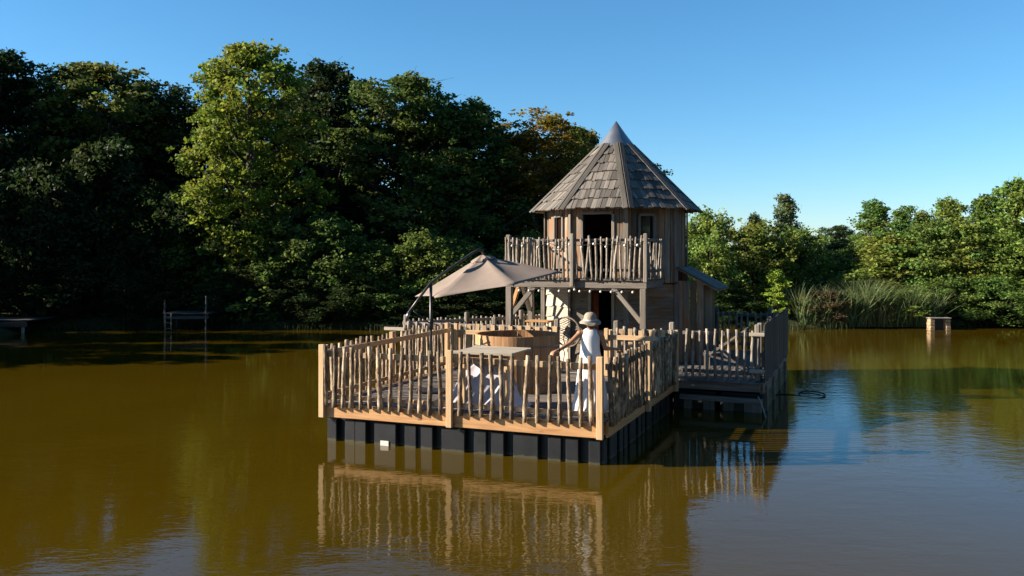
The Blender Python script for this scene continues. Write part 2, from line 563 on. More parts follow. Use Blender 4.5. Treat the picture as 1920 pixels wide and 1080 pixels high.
def terrace_fence(label, p0, p1, out, npost, n, group='stick fences round the new terrace', xs=None):
    """fence run from p0 to p1 (frame xy); out = outward normal"""
    p0 = Vector((*p0, 0)); p1 = Vector((*p1, 0)); o = Vector((*out, 0))
    d = (p1 - p0).normalized(); L = (p1 - p0).length
    th = thing('stick_fence', label, 'fence', T @ Tr(p0 + Vector((0, 0, DZ))), group)
    for z, h in ((1.50, 0.095), (0.775, 0.07)):
        a, b = p0 + d * 0.03 + o * 0.022, p1 - d * 0.03 + o * 0.022
        plank('rail', th, a + Z * z, b + Z * z, 0.04, h, M_LARCH_P)
    for s in npost:
        q = p0 + d * s + o * 0.085
        put('post', box(1.25, 0.10, 0.08, M_LARCH_Z), th, T @ basis(Z, d, q + Z * 1.04))
    for i in range(n):
        s = xs[i] if xs else (i + 0.5) / n * L + random.uniform(-0.03, 0.03)
        if min(abs(s - k) for k in npost) < 0.07: continue
        q = p0 + d * s + o * 0.085
        put_stick(th, q.x, q.y, 0.605 + random.uniform(-0.02, 0.015), 1.64 + random.uniform(-0.03, 0.03), STK_BARK, rs=random.uniform(0.82, 1.12), lean=0.018)
    return th


def x_on_front(pxx):
    r = (pxx - 960) / FPX
    return (1.40 - r * 13.33) / (0.928 + 0.372 * r)      # distance u from right corner


fx = [580 + q / 3.6 for q in (133, 190, 250, 305, 365, 430, 497, 565, 632, 697, 765, 830, 900)] + \
     [820 + q / 3.6 for q in (170, 242, 315, 383, 450, 518, 603, 685, 768, 838, 905, 978, 1050)]
us = sorted(x_on_front(q) for q in fx)
terrace_fence('bark stick fence along sunlit front edge of terrace, between woman and camera', (0, 0), (-W, 0), (0, -1), [0.045, 2.56, W - 0.045], len(us), xs=us)
terrace_fence('dark shaded bark stick fence on right side of terrace, under the woman’s right hand'.replace('’', "'"), (0, 0), (0, D), (1, 0), [2.555, D - 0.05], 27)
terrace_fence('bark stick fence on left side of terrace, seen from its inner side beyond parasol pole', (-W, 0), (-W, D), (-1, 0), [2.555, D - 0.05], 27)


def picket_fence(label, x0, x1):
    th = thing('picket_fence', label, 'fence', T @ Tr((x0, D, DZ)), 'flat picket fences at the back of the terrace')
    plank('rail', th, (x0, D - 0.06, 1.47), (x1, D - 0.06, 1.47), 0.04, 0.10, M_LARCH_P)
    plank('rail', th, (x0, D - 0.06, 0.80), (x1, D - 0.06, 0.80), 0.04, 0.08, M_LARCH_P)
    n = int((x1 - x0) / 0.19)
    for i in range(n):
        x = x0 + (i + 0.5) * (x1 - x0) / n
        up = (Z + Vector((random.gauss(0, 0.03), 0, 0))).normalized()
        put('picket', box(0.96 + 0.03 * (i % 3), 0.095, 0.022, M_LARCH_P), th, T @ basis(up, (1, 0, 0), Vector((x, D - 0.028, 1.15))))
    for x in (x0 + 0.04, x1 - 0.04):
        put('post', box(1.0, 0.08, 0.08, M_LARCH_Z), th, T @ basis(Z, (1, 0, 0), Vector((x, D - 0.122, 1.162))))


picket_fence('pale flat picket fence at back of terrace, right of the woman', -1.41, -0.12)
picket_fence('pale flat picket fence at back of terrace, behind the hot tub', -W + 0.14, -2.45)

# ------------------------------------------------------------------ old platform
ZP = 0.63
PF = 5.33
poly = [(-6.63, PF), (1.78, PF), (1.78, 11.5), (-2.3, 11.5)]
plat = thing('floating_platform', 'old weathered grey platform floating behind the terrace, carrying the cabin', 'platform', T @ Tr((-2, 8, 0)))


def yback(x):                       # chamfered left back edge
    if x >= -2.3: return 11.5
    return PF + 0.25 + (x + 6.63) * (11.5 - PF - 0.25) / 4.33


nbd = 56
wbd = (1.78 + 6.63) / nbd
for k in range(nbd):
    x = -6.63 + (k + 0.5) * wbd
    y0 = PF - random.uniform(0.0, 0.05); y1 = yback(x)
    plank('deck_board', plat, (x, y0, ZP - 0.016 + random.uniform(-0.004, 0.004)), (x, y1, ZP - 0.016), wbd - 0.008, 0.03, M_DECKOLD)
plank('edge_beam', plat, (-6.5, PF + 0.12, ZP - 0.12), (1.70, PF + 0.12, ZP - 0.12), 0.10, 0.16, M_GREY)
plank('log_bearer', plat, (0.10, PF + 0.03, 0.27), (1.76, PF + 0.03, 0.25), 0.12, 0.10, M_GREY)
plank('edge_beam', plat, (1.72, PF + 0.2, ZP - 0.14), (1.72, 11.45, ZP - 0.14), 0.08, 0.22, M_GREY)
plank('edge_beam', plat, (-2.3, 11.44, ZP - 0.14), (1.66, 11.44, ZP - 0.14), 0.08, 0.22, M_GREY)
plank('edge_beam', plat, (-6.58, PF + 0.35, ZP - 0.14), (-2.32, 11.40, ZP - 0.14), 0.08, 0.22, M_GREY)
for x0, x1 in ((0.15, 0.32), (0.55, 0.78), (0.95, 1.17), (1.38, 1.72)):
    plank('hull_panel', plat, ((x0 + x1) / 2, PF + 0.2, -0.2), ((x0 + x1) / 2, PF + 0.2, 0.22), x1 - x0, 0.04, M_GREY, side=(1, 0, 0))
for i in range(5):
    put('hull_tank', box(0.9, 5.6, 0.7, M_BLACK, 0.03), plat, T @ Tr((-2.6 + i * 0.98, 8.45, 0.03)))
for y in (5.9, 7.4, 8.9, 10.4):
    plank('hull_post', plat, (1.76, y, -0.3), (1.76, y, 0.5), 0.12, 0.10, M_GREY, side=(0, 1, 0))
put('gangplank', box(1.0, 0.35, 0.03, M_GREY), plat, T @ Tr((-1.93, 5.20, ZP + 0.055)))


def old_fence(label, p0, p1, spacing=0.142, posts=None, inward=None, ztop=1.66, plankwall=False, railside=1):
    p0 = Vector((*p0, 0)); p1 = Vector((*p1, 0)); d = (p1 - p0).normalized(); L = (p1 - p0).length
    nrm = Vector((d.y, -d.x, 0)) * railside
    th = thing('weathered_fence', label, 'fence', T @ Tr(p0 + Z * ZP), 'weathered grey fences round the old platform')
    for z in (1.585, 0.80):
        plank('rail', th, p0 + nrm * -0.05 + Z * z, p1 + nrm * -0.05 + Z * z, 0.035, 0.075, M_GREY)
    n = int(L / spacing)
    for i in range(n):
        s = (i + 0.5) / n * L
        q = p0 + d * s
        if plankwall:
            put('plank', box(1.15 + 0.05 * random.randint(0, 2), spacing * 0.95, 0.028, M_SHADE_PLANK), th, T @ basis(Z, d, q + Z * (1.20 + random.uniform(-0.02, 0.02)) + nrm * random.uniform(0, 0.008)))  # shade on the right side is painted into the plank colour
        else:
            put_stick(th, q.x + nrm.x * 0.0, q.y + nrm.y * 0.0, 0.67, ztop + random.uniform(-0.03, 0.03), STK_GREY, rs=random.uniform(0.85, 1.15), lean=0.012)
    for s in (posts or []):
        q = p0 + d * s - nrm * 0.13
        put('post', box(1.16, 0.11, 0.10, M_GREY, 0.02), th, T @ basis(Z, d, q + Z * (ZP + 0.58)))
    return th


f_r = old_fence('short run of grey sticks at right front of old platform, before deck chair', (0.14, PF + 0.08), (1.62, PF + 0.08), 0.137, [1.50])
plank('rail_end', f_r, (1.50, PF + 0.01, 1.60), (1.80, PF + 0.01, 1.60), 0.03, 0.075, M_SILVER)
plank('rail_end', f_r, (1.50, PF + 0.01, 0.86), (1.80, PF + 0.01, 0.86), 0.03, 0.075, M_SILVER)
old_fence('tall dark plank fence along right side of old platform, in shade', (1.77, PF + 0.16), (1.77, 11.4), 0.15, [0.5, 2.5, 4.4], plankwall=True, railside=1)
old_fence('dark grey fence at back right of old platform, behind deck chair', (-0.3, 11.40), (1.66, 11.40), 0.16, [0.2, 1.6])
f_l = old_fence('long weathered fence on left of old platform, running from corner post towards cabin', (-6.55, PF + 0.22), (-2.5, 11.2), 0.125, [0.05, 1.7, 3.3, 4.9], railside=-1)
plank('rail_end', f_l, (-6.95, PF + 0.08, 1.45), (-6.40, PF + 0.08, 1.45), 0.03, 0.08, M_SILVER)
old_fence('weathered fence on front of old platform, behind hot tub and left back pickets', (-6.4, PF + 0.06), (-2.55, PF + 0.06), 0.21, [2.25, 3.75], ztop=1.63)
old_fence('few weathered sticks on front of old platform, below right cabin post', (-1.35, PF + 0.06), (0.02, PF + 0.06), 0.19, [0.05, 1.25], ztop=1.66)

# ------------------------------------------------------------------ tower cabin
CX, CY = -2.19, 8.8
R8, APO = 1.79, 1.79 * math.cos(math.pi / 8)
HALF = 1.79 * math.sin(math.pi / 8)
ZF2 = 2.65
cab = thing('tower_cabin', 'octagonal two storey timber cabin with pointed shingle roof and metal cap on platform', 'cabin', T @ Tr((CX, CY, ZP)))


def fn(i):
    a = RAD(-90 + 45 * i)
    n = Vector((math.cos(a), math.sin(a), 0))
    return n, Vector((-n.y, n.x, 0))


def fpt(i, s, z, off=0.0, ap=APO):
    n, tt = fn(i)
    return Vector((CX, CY, z)) + n * (ap + off) + tt * s


def fbasis(i, s, z, off, along='up', ap=APO):
    n, tt = fn(i)
    if along == 'up':
        return T @ basis(Z, -tt, fpt(i, s, z, off, ap))
    return T @ basis(tt, Z, fpt(i, s, z, off, ap))


def wall_facet(i, z0, z1, op):
    """panel with an opening op=(s0,s1,za,zb) or None, 6 cm thick behind the boards"""
    bm = bmesh.new()
    n, tt = fn(i)
    h = HALF - 0.045
    rects = [(-h, h, z0, z1)] if not op else [(-h, op[0], z0, z1), (op[1], h, z0, z1), (op[0], op[1], op[3], z1)] + ([(op[0], op[1], z0, op[2])] if op[2] > z0 + 0.01 else [])
    base = fpt(i, 0, 0, -0.075)
    for a, b, c, dd in rects:
        bbox(bm, b - a, dd - c, 0.05, Matrix.Translation((0, 0, 0)) @ basis(tt, Z, base + tt * (a + b) / 2 + Z * (c + dd) / 2))
    return finish(bm, 'wall', M_INSIDE)


def interval_minus(z0, z1, s0, s1, op):
    if not op or s1 <= op[0] + 0.01 or s0 >= op[1] - 0.01: return [(z0, z1)]
    r = []
    if op[2] - z0 > 0.05: r.append((z0, op[2]))
    if z1 - op[3] > 0.05: r.append((op[3], z1))
    return r


up_open = {0: (-0.36, 0.34, ZF2, 4.16), 7: (-0.12, 0.26, 3.35, 4.12), 1: (-0.30, 0.05, 3.35, 4.12)}
lo_open = {0: (-0.16, 0.34, ZP, 2.36)}
ZE = 4.44


def waney(i, L, h, mat):
    k = ('waney', i % 4, round(L, 2), round(h, 2), mat.name)
    if k in _mesh: return _mesh[k]
    rnd = random.Random(i)
    bm = bmesh.new()
    n = 9
    top_f, bot_f, top_b, bot_b = [], [], [], []
    ph = rnd.random() * 6
    for j in range(n + 1):
        x = -L / 2 + L * j / n
        w = 0.022 * math.sin(5.2 * x / max(L, .3) + ph) + 0.012 * math.sin(13 * x / max(L, .3) + ph * 2)
        top_f.append(bm.verts.new((x, h / 2, 0.010))); top_b.append(bm.verts.new((x, h / 2, -0.010)))
        bot_f.append(bm.verts.new((x, -h / 2 - 0.03 + w, 0.045))); bot_b.append(bm.verts.new((x, -h / 2 - 0.03 + w, 0.015)))
    for j in range(n):
        bm.faces.new((top_f[j], top_f[j + 1], bot_f[j + 1], bot_f[j]))
        bm.faces.new((top_b[j], bot_b[j], bot_b[j + 1], top_b[j + 1]))
        bm.faces.new((bot_f[j], bot_f[j + 1], bot_b[j + 1], bot_b[j]))
        bm.faces.new((top_f[j], top_b[j], top_b[j + 1], top_f[j + 1]))
    for j in (0, n):
        bm.faces.new((top_f[j], bot_f[j], bot_b[j], top_b[j]))
    _mesh[k] = finish(bm, 'clapboard', mat)
    return _mesh[k]


for i in range(8):
    n, tt = fn(i)
    # upper storey: vertical boards
    op = up_open.get(i)
    wl = put('wall', wall_facet(i, ZF2 - 0.1, ZE, op), cab, T)
    nb = 9
    wb = 2 * HALF / nb
    for k in range(nb):
        s0, s1 = -HALF + k * wb, -HALF + (k + 1) * wb
        for za, zb in interval_minus(ZF2 - 0.12, ZE - 0.04, s0, s1, op):
            a, b = s0, s1
            if op and za < op[3] and zb > op[2]:       # board beside the opening is trimmed
                if a < op[0] < b: b = op[0]
                elif a < op[1] < b: a = op[1]
            if b - a < 0.03: continue
            put('wall_board', box(zb - za, b - a - 0.007, 0.03, M_TOWER, 0.004), wl, fbasis(i, (a + b) / 2, (za + zb) / 2, -0.028 + random.uniform(-0.010, 0.014)))
    plank('corner_board', wl, fpt(i, HALF + 0.0, ZF2 - 0.1, 0.012), fpt(i, HALF, ZE - 0.05, 0.012), 0.11, 0.028, M_GREY, side=tt)
    # lower storey
    op = lo_open.get(i)
    wl = put('wall', wall_facet(i, ZP + 0.002, ZF2 - 0.13, op), cab, T)
    if i in (7, 0, 1, 6):
        nr = 7
        hh = (ZF2 - 0.16 - ZP) / nr
        for r in range(nr):
            zc = ZP + (r + 0.5) * hh
            spans = [(-HALF + 0.03, HALF - 0.03)]
            if op and zc < op[3]: spans = [(-HALF + 0.03, op[0] - 0.06), (op[1] + 0.06, HALF - 0.03)]
            for a, b in spans:
                put('clapboard', waney(r + i, b - a, hh, {7: M_SILVER, 6: M_SILVER, 0: M_CLAD_SHADE}.get(i, M_TOWER)), wl, T @ basis(tt, Z, fpt(i, (a + b) / 2, zc, -0.03)))  # darker boards on front and right front facets stand in for shade
    else:
        for k in range(nb):
            s0, s1 = -HALF + k * wb, -HALF + (k + 1) * wb
            put('wall_board', box(ZF2 - 0.14 - ZP, s1 - s0 - 0.007, 0.03, M_TOWER, 0.004), wl, fbasis(i, (s0 + s1) / 2, (ZF2 - 0.14 + ZP) / 2 + 0.003, -0.028 + random.uniform(-0.010, 0.014)))
    plank('corner_board', wl, fpt(i, HALF, ZP + 0.01, 0.02), fpt(i, HALF, ZF2 - 0.14, 0.02), 0.12, 0.03, M_GREY, side=tt)

# frames
def frame(i, op, name, parent, sill=True, off=0.006, mat=M_GREY):
    n, tt = fn(i)
    a, b, c, dd = op
    fr = plank(name, parent, fpt(i, a - 0.035, dd + 0.035, off), fpt(i, b + 0.035, dd + 0.035, off), 0.07, 0.05, mat, side=Z)
    plank('frame_side', fr, fpt(i, a - 0.035, c, off), fpt(i, a - 0.035, dd, off), 0.07, 0.05, mat, side=tt)
    plank('frame_side', fr, fpt(i, b + 0.035, c, off), fpt(i, b + 0.035, dd, off), 0.07, 0.05, mat, side=tt)
    if sill:
        plank('sill', fr, fpt(i, a - 0.07, c - 0.02, off + 0.02), fpt(i, b + 0.07, c - 0.02, off + 0.02), 0.04, 0.09, mat, side=Z)
    return fr


M_PANE = plain('dark_window_glass', (0.012, 0.008, 0.006), (0.02, 0.012, 0.009), 2, 0.06, spec=0.6, bump=0.0)
for i in (7, 1):
    op = up_open[i]
    fr = frame(i, op, 'window_frame', cab)
    put('pane', box(op[1] - op[0] - 0.004, op[3] - op[2] - 0.004, 0.012, M_PANE, 0.001), fr, T @ basis(fn(i)[1], Z, fpt(i, (op[0] + op[1]) / 2, (op[2] + op[3]) / 2, -0.06)))
frame(0, up_open[0], 'door_frame', cab, False)
frame(0, lo_open[0], 'door_frame', cab, False, off=0.02, mat=M_SILVER)
# curtain folds in the lower doorway
bm = bmesh.new()
vs = []
for k in range(15):
    s = -0.155 + 0.15 * k / 14
    p = fpt(0, s, 0, -0.09 + 0.018 * math.sin(k * 1.8))
    vs.append((bm.verts.new(p + Z * 2.33), bm.verts.new(p + Z * (ZP + 0.06))))
for k in range(14):
    bm.faces.new((vs[k][0], vs[k + 1][0], vs[k + 1][1], vs[k][1]))
me = finish(bm, 'curtain', M_CURTAIN, True)
cu = put('curtain', me, cab, T)
cu.modifiers.new('thick', 'SOLIDIFY').thickness = 0.006
tag(cu, 'rust orange door curtain')
# floors inside
bm = bmesh.new()
for zz in (ZF2 - 0.06,):
    ang = [RAD(-90 + 22.5 + 45 * k) for k in range(8)]
    vv = [bm.verts.new((CX + 1.68 * math.cos(a), CY + 1.68 * math.sin(a), zz)) for a in ang]
    f = bm.faces.new(vv)
    r = bmesh.ops.extrude_face_region(bm, geom=[f])
    bmesh.ops.translate(bm, verts=[v for v in r['geom'] if isinstance(v, bmesh.types.BMVert)], vec=(0, 0, 0.05))
put('upper_floor', finish(bm, 'upper_floor', M_INSIDE), cab, T)

# roof
RE, ZEV, ZAP = 2.13, 4.28, 6.36
bm = bmesh.new()
ang = [RAD(-90 + 22.5 + 45 * k) for k in range(8)]
lowr = [bm.verts.new((CX + (RE - 0.04) * math.cos(a), CY + (RE - 0.04) * math.sin(a), ZEV)) for a in ang]
inr = [bm.verts.new((CX + (RE - 0.12) * math.cos(a), CY + (RE - 0.12) * math.sin(a), ZEV - 0.0)) for a in ang]
ap = bm.verts.new((CX, CY, ZAP - 0.05)); ap2 = bm.verts.new((CX, CY, ZAP - 0.22))
for k in range(8):
    bm.faces.new((lowr[k], lowr[(k + 1) % 8], ap)); bm.faces.new((inr[(k + 1) % 8], inr[k], ap2))
    bm.faces.new((lowr[k], inr[k], inr[(k + 1) % 8], lowr[(k + 1) % 8]))
roof = put('roof', finish(bm, 'roof', M_TOWER), cab, T)
apoE = RE * math.cos(math.pi / 8); halfE = RE * math.sin(math.pi / 8)
slope_len = math.hypot(apoE, ZAP - ZEV)
NR = 9
rowl = slope_len / NR
back_bm = bmesh.new()
for i in range(8):
    n, tt = fn(i)
    down = (n * apoE - Z * (ZAP - ZEV)).normalized()
    nor = tt.cross(down)
    if nor.z < 0: nor = -nor
    for r in range(NR - 1):                       # r = 0 at the eave
        smid = slope_len - (r + 0.5) * rowl
        wrow = 2 * halfE * smid / slope_len
        m = max(1, round(wrow / 0.122))
        cuts = [-wrow / 2 + wrow * (k + (random.uniform(-0.2, 0.2) if 0 < k < m else 0)) / m for k in range(m + 1)]
        for k in range(m):
            a, b = cuts[k], cuts[k + 1]
            wq = max(0.06, round((b - a - 0.010) / 0.01) * 0.01)
            hl = rowl * 1.12
            pos = Vector((CX, CY, ZAP)) + down * (smid + random.uniform(-0.028, 0.028)) + tt * ((a + b) / 2) + nor * (0.026 + random.uniform(0, 0.012))
            dtilt = (down + nor * 0.085).normalized()
            Mx = basis(dtilt, tt, pos)
            if i in (0, 1, 2, 7):
                key = ('shingle', round(wq, 2))
                if key not in _mesh:
                    b2 = bmesh.new(); bbox(b2, hl, wq, 0.026)
                    _mesh[key] = finish(b2, 'shingle', M_SHINGLE)
                put('shingle', _mesh[key], roof, T @ Mx)
            else:
                bbox(back_bm, hl, wq, 0.026, Mx)
tag(put('back_shingles', finish(back_bm, 'back_shingles', M_SHINGLE), roof, T), kind='stuff')
for i in range(8):
    n, tt = fn(i)
    down = (n * apoE - Z * (ZAP - ZEV)).normalized()
    for sgn in (-1, 1):
        v = Vector((CX, CY, ZAP)); e = v + down * slope_len + tt * halfE * sgn
        hipd = (e - v).normalized()
        nor = tt.cross(down); nor = nor if nor.z > 0 else -nor
        inw = nor.cross(hipd); inw = inw if inw.dot(tt * sgn) < 0 else -inw
        p0 = v + hipd * 0.57 + inw * 0.058 + nor * 0.058
        p1 = e + hipd * 0.05 + inw * 0.058 + nor * 0.058
        plank('hip_board', roof, p0, p1, 0.125, 0.022, M_SHINGLE, side=inw)
bm = bmesh.new()
zc = 5.94
rc = RE * (ZAP - zc) / (ZAP - ZEV) + 0.05
rr = lathe_bm(bm, [(rc + 0.012, zc - 0.02), (rc, zc), (rc * 0.48, zc + 0.33), (0.010, 6.59)], 24, Tr((CX, CY, 0)))
bm.faces.new(rr[-1])
cap = put('roof_cap', finish(bm, 'roof_cap', M_ZINC, True), roof, T)
tag(cap, 'pointed grey zinc cap')
for p in cap.data.polygons: p.use_smooth = True
# rafters ends / short fringe boards under the eave
for i in range(8):
    n, tt = fn(i)
    for s in (-0.5, -0.17, 0.17, 0.5):
        plank('rafter', roof, fpt(i, s, ZE - 0.075, -0.1), fpt(i, s * 1.12, ZEV + 0.015, 0.27), 0.05, 0.06, M_TOWER)

# balcony
BX0, BX1, BY = -4.11, -0.74, 6.0
bal = plank('balcony_beam', cab, (BX0 + 0.02, BY + 0.09, 2.545), (BX1 - 0.02, BY + 0.09, 2.545), 0.12, 0.17, M_GREY)
for x, y1 in ((BX0 + 0.08, 8.3), (BX1 - 0.08, 7.75)):
    plank('side_beam', bal, (x, BY + 0.16, 2.545), (x, y1, 2.545), 0.10, 0.16, M_GREY)
nbb = 22
for k in range(nbb):
    x = BX0 + (k + 0.5) * (BX1 - BX0) / nbb
    # stop at the tower wall
    ax = abs(x - CX)
    yw = CY - APO if ax < HALF else CY - APO + (ax - HALF)
    if ax > R8 * math.cos(math.pi / 8): yw = CY - 0.3
    plank('balcony_board', bal, (x, BY - random.uniform(0.0, 0.03), ZF2 - 0.005), (x, yw - 0.06, ZF2 - 0.005), (BX1 - BX0) / nbb - 0.008, 0.03, M_DECKOLD)


def post(p0, p1, w=0.14, mat=M_GREY, name='post', parent=cab):
    return plank(name, parent, p0, p1, w, w, mat, side=(1, 0, 0), bev=0.012)


PXL, PXR = BX0 + 0.10, BX1 - 0.10
post((PXL, BY + 0.09, ZP), (PXL, BY + 0.09, 2.46))
post((PXR, BY + 0.09, ZP), (PXR, BY + 0.09, 2.46))
post((PXL, 7.5, ZP), (PXL, 7.5, 2.46), 0.13)
post((-3.98, 8.35, ZP), (-3.98, 8.35, 2.46), 0.12)
plank('brace', cab, (PXL + 0.05, BY + 0.09, 1.80), (PXL + 0.62, BY + 0.09, 2.47), 0.09, 0.10, M_GREY, side=(0, 1, 0))
plank('brace', cab, (PXR - 0.05, BY + 0.09, 1.72), (PXR - 0.68, BY + 0.09, 2.47), 0.09, 0.10, M_GREY, side=(0, 1, 0))
plank('brace', cab, (PXL, BY + 0.15, 1.85), (PXL, BY + 0.70, 2.46), 0.09, 0.09, M_LARCH, side=(1, 0, 0))
plank('brace', cab, (PXL, 7.42, 1.85), (PXL, 6.95, 2.46), 0.09, 0.09, M_GREY, side=(1, 0, 0))
# balcony railing
rl = plank('balcony_rail', cab, (BX0 + 0.05, BY + 0.05, 3.53), (BX1 - 0.05, BY + 0.05, 3.53), 0.035, 0.06, M_GREY)
plank('rail', rl, (BX0 + 0.05, BY + 0.05, 2.86), (BX1 - 0.05, BY + 0.05, 2.86), 0.035, 0.06, M_GREY)
for z in (3.53, 2.86):
    plank('rail', rl, (BX0 + 0.06, BY + 0.08, z + 0.01), (BX0 + 0.06, 8.2, z + 0.01), 0.035, 0.06, M_GREY)
    plank('rail', rl, (BX1 - 0.06, BY + 0.08, z + 0.01), (BX1 - 0.06, 7.75, z + 0.01), 0.035, 0.06, M_GREY)
for x, y, w, h in ((BX0 + 0.06, BY + 0.13, 0.11, 1.01), (-2.44, BY - 0.045, 0.09, 1.20), (BX1 - 0.03, BY - 0.02, 0.09, 1.08), (BX1 + 0.0, 7.70, 0.11, 0.94)):
    zlo = ZF2 + 0.012 if w > 0.1 or x > -1 else ZF2 - 0.17
    if x > -1 and w < 0.1: zlo = ZF2 - 0.06
    put('rail_post', box(h, w, 0.09, M_GREY, 0.015), rl, T @ basis(Z, (1, 0, 0), Vector((x, y, zlo + h / 2))))
for k in range(31):
    x = BX0 + 0.04 + k * (BX1 - BX0 - 0.08) / 30 + random.uniform(-0.02, 0.02)
    if abs(x + 2.44) < 0.07 or abs(x - BX1) < 0.08: continue
    put_stick(rl, x, BY - 0.012, ZF2 + random.uniform(-0.03, 0.05), 3.60 + random.uniform(-0.05, 0.04), STK_CROOK, rs=random.uniform(0.75, 1.1), lean=0.03)
for k in range(12):
    y = BY + 0.25 + k * 0.165
    put_stick(rl, BX0, y, ZF2 + random.uniform(-0.03, 0.05), 3.60 + random.uniform(-0.05, 0.04), STK_CROOK, rs=random.uniform(0.85, 1.1), lean=0.025)
for k in range(8):
    y = BY + 0.22 + k * 0.175
    put_stick(rl, BX1, y, ZF2 + random.uniform(-0.03, 0.05), 3.54 + random.uniform(-0.05, 0.04), STK_CROOK, rs=random.uniform(0.7, 0.9), lean=0.025)

# lean-to on the right
lr = bmesh.new()
bbox(lr, 1.12, 1.75, 0.03, basis((0.94, 0, -0.50), (0, 1, 0), Vector((-0.03, 8.95, 2.62))))
lt = put('lean_to_roof', finish(lr, 'lean_to_roof', M_TOWER), cab, T)
for k in range(11):
    y = 8.15 + k * 0.16
    plank('roof_plank', lt, (-0.50, y, 2.905), (0.47, y, 2.39), 0.152, 0.022, M_SHINGLE)
for k in range(9):
    y = 8.25 + k * 0.17
    put('wall_board', box(1.85, 0.16, 0.03, M_TOWER, 0.004), cab, T @ basis(Z, (0, 1, 0), Vector((0.12, y, ZP + 0.926))))
for k in range(4):
    x = -0.46 + k * 0.165
    put('wall_board', box(1.95, 0.155, 0.03, M_TOWER, 0.004), cab, T @ basis(Z, (1, 0, 0), Vector((x, 8.165, ZP + 0.978))))

# ------------------------------------------------------------------ string lights
BULB = None


def string_light(label, pts, n, sag):
    global BULB
    th = thing('string_light', label, 'string lights', T @ Tr(pts[0]), 'globe string lights on the cabin')
    if BULB is None:
        bm = bmesh.new(); bmesh.ops.create_icosphere(bm, subdivisions=2, radius=0.030)
        BULB = finish(bm, 'bulb', M_BULB, True)
    cps = []
    for a, b in zip(pts[:-1], pts[1:]):
        a = Vector(a); b = Vector(b)
        for k in range(13):
            q = k / 12
            seg_n = 3.0
            cps.append(a.lerp(b, q) - Z * sag * abs(math.sin(q * math.pi * seg_n)))
    tube('cable', th, cps, 0.006, M_CORD, 5)
    tot = len(cps) - 1
    for k in range(n):
        p = cps[round((k + 0.5) / n * tot)]
        put('bulb', BULB, th, T @ Tr(p - Z * 0.035))


string_light('white globe lights strung along the balcony railing sticks', [(BX0 + 0.1, BY - 0.06, 3.50), (-2.5, BY - 0.06, 3.47), (BX1 - 0.06, BY - 0.06, 3.50)], 11, 0.07)
string_light('white globe lights hanging below the balcony beam', [(PXL + 0.15, BY + 0.01, 2.45), (-2.4, BY + 0.01, 2.455), (PXR - 0.1, BY + 0.01, 2.45)], 13, 0.05)

# ------------------------------------------------------------------ hanging chair
hc = thing('hanging_chair', 'dark rattan hanging egg chair under the balcony, left of the woman', 'chair', T @ Tr((-2.75, 6.45, 1.0)))
hb = Vector((-2.72, 6.45, 1.42))
ringR = 0.36
rp = []
for k in range(33):
    a = 2 * math.pi * k / 32
    rp.append(hb + Vector((ringR * math.cos(a), -0.05 * math.sin(a) - 0.12 * math.cos(a), 0.95 * ringR * math.sin(a))))
tube('rim', hc, rp, 0.022, M_RATTAN, 8)
bm = bmesh.new()
for sgn in (-1, 1):
    for k in range(-5, 6):
        pts = []
        for q in range(13):
            s = -1 + 2 * q / 12
            a = k / 6.0
            x = (s + sgn * 0.0) * 0.95; y = a + 0.5 * s * sgn
            r2 = x * x + y * y
            if r2 < 1:
                pts.append(hb + Vector((x * ringR, 0.05 + 0.26 * (1 - r2) - 0.12 * x, y * ringR * 0.95)))
        if len(pts) > 2: tube_bm(bm, pts, 0.0058, 5)
put('basket', finish(bm, 'basket', M_RATTAN, True), hc, T)
tube('rope', hc, [hb + Vector((0.02, 0, ringR * 0.93)), hb + Vector((0.03, 0, 0.7)), Vector((-2.72, 6.45, 2.62))], 0.010, M_ROPE, 6)

# stool table under the balcony
st = thing('side_table', 'small orange wood table under balcony between left posts', 'table', T @ Tr((-3.55, 6.9, ZP)))
put('table_top', box(0.62, 0.42, 0.035, M_LARCH), st, T @ Tr((-3.55, 6.9, 1.62)))
for x in (-0.25, 0.25):
    for y in (-0.15, 0.15):
        put('leg', box(0.96, 0.04, 0.04, M_LARCH_Z), st, T @ basis(Z, (1, 0, 0), Vector((-3.55 + x, 6.9 + y, ZP + 0.48 + 0.01))))

# ------------------------------------------------------------------ hot tub
tub = thing('hot_tub', 'round cedar stave hot tub on the terrace, beside the woman', 'hot tub', T @ Tr((-2.5, 2.74, DZ)))
tc = Vector((-2.5, 2.74, DZ))
NS, RT, HT = 34, 0.80, 1.04
bm = bmesh.new()
ws = 2 * math.pi / NS
for a0, a1 in ((-ws / 2 + 0.004, ws / 2 - 0.004),):
    vv = []
    for z in (0.0, HT):
        for r in (RT, RT - 0.045):
            for a in (a0, 0, a1):
                vv.append(bm.verts.new((r * math.cos(a), r * math.sin(a), z)))
    # 0-2 outer bottom,3-5 inner bottom,6-8 outer top,9-11 inner top
    for q in ((0, 1, 7, 6), (1, 2, 8, 7), (3, 9, 10, 4), (4, 10, 11, 5), (6, 7, 10, 9), (7, 8, 11, 10), (0, 3, 4, 1), (1, 4, 5, 2), (0, 6, 9, 3), (2, 5, 11, 8)):
        bm.faces.new([vv[k] for k in q])
stave = finish(bm, 'stave', M_CEDAR)
for k in range(NS):
    put('stave', stave, tub, T @ Tr(tc + Z * random.uniform(0.0, 0.004)) @ RZ(k * ws) @ Matrix.Diagonal((1 + random.uniform(0, 0.004), 1, 1, 1)))
for z in (0.16, 0.85):
    bm = bmesh.new()
    pr = [(RT + 0.012 + 0.009 * math.cos(a), z + 0.009 * math.sin(a)) for a in [2 * math.pi * q / 6 for q in range(7)]]
    lathe_bm(bm, pr, 64)
    put('hoop', finish(bm, 'hoop', M_STEEL, True), tub, T @ Tr(tc))
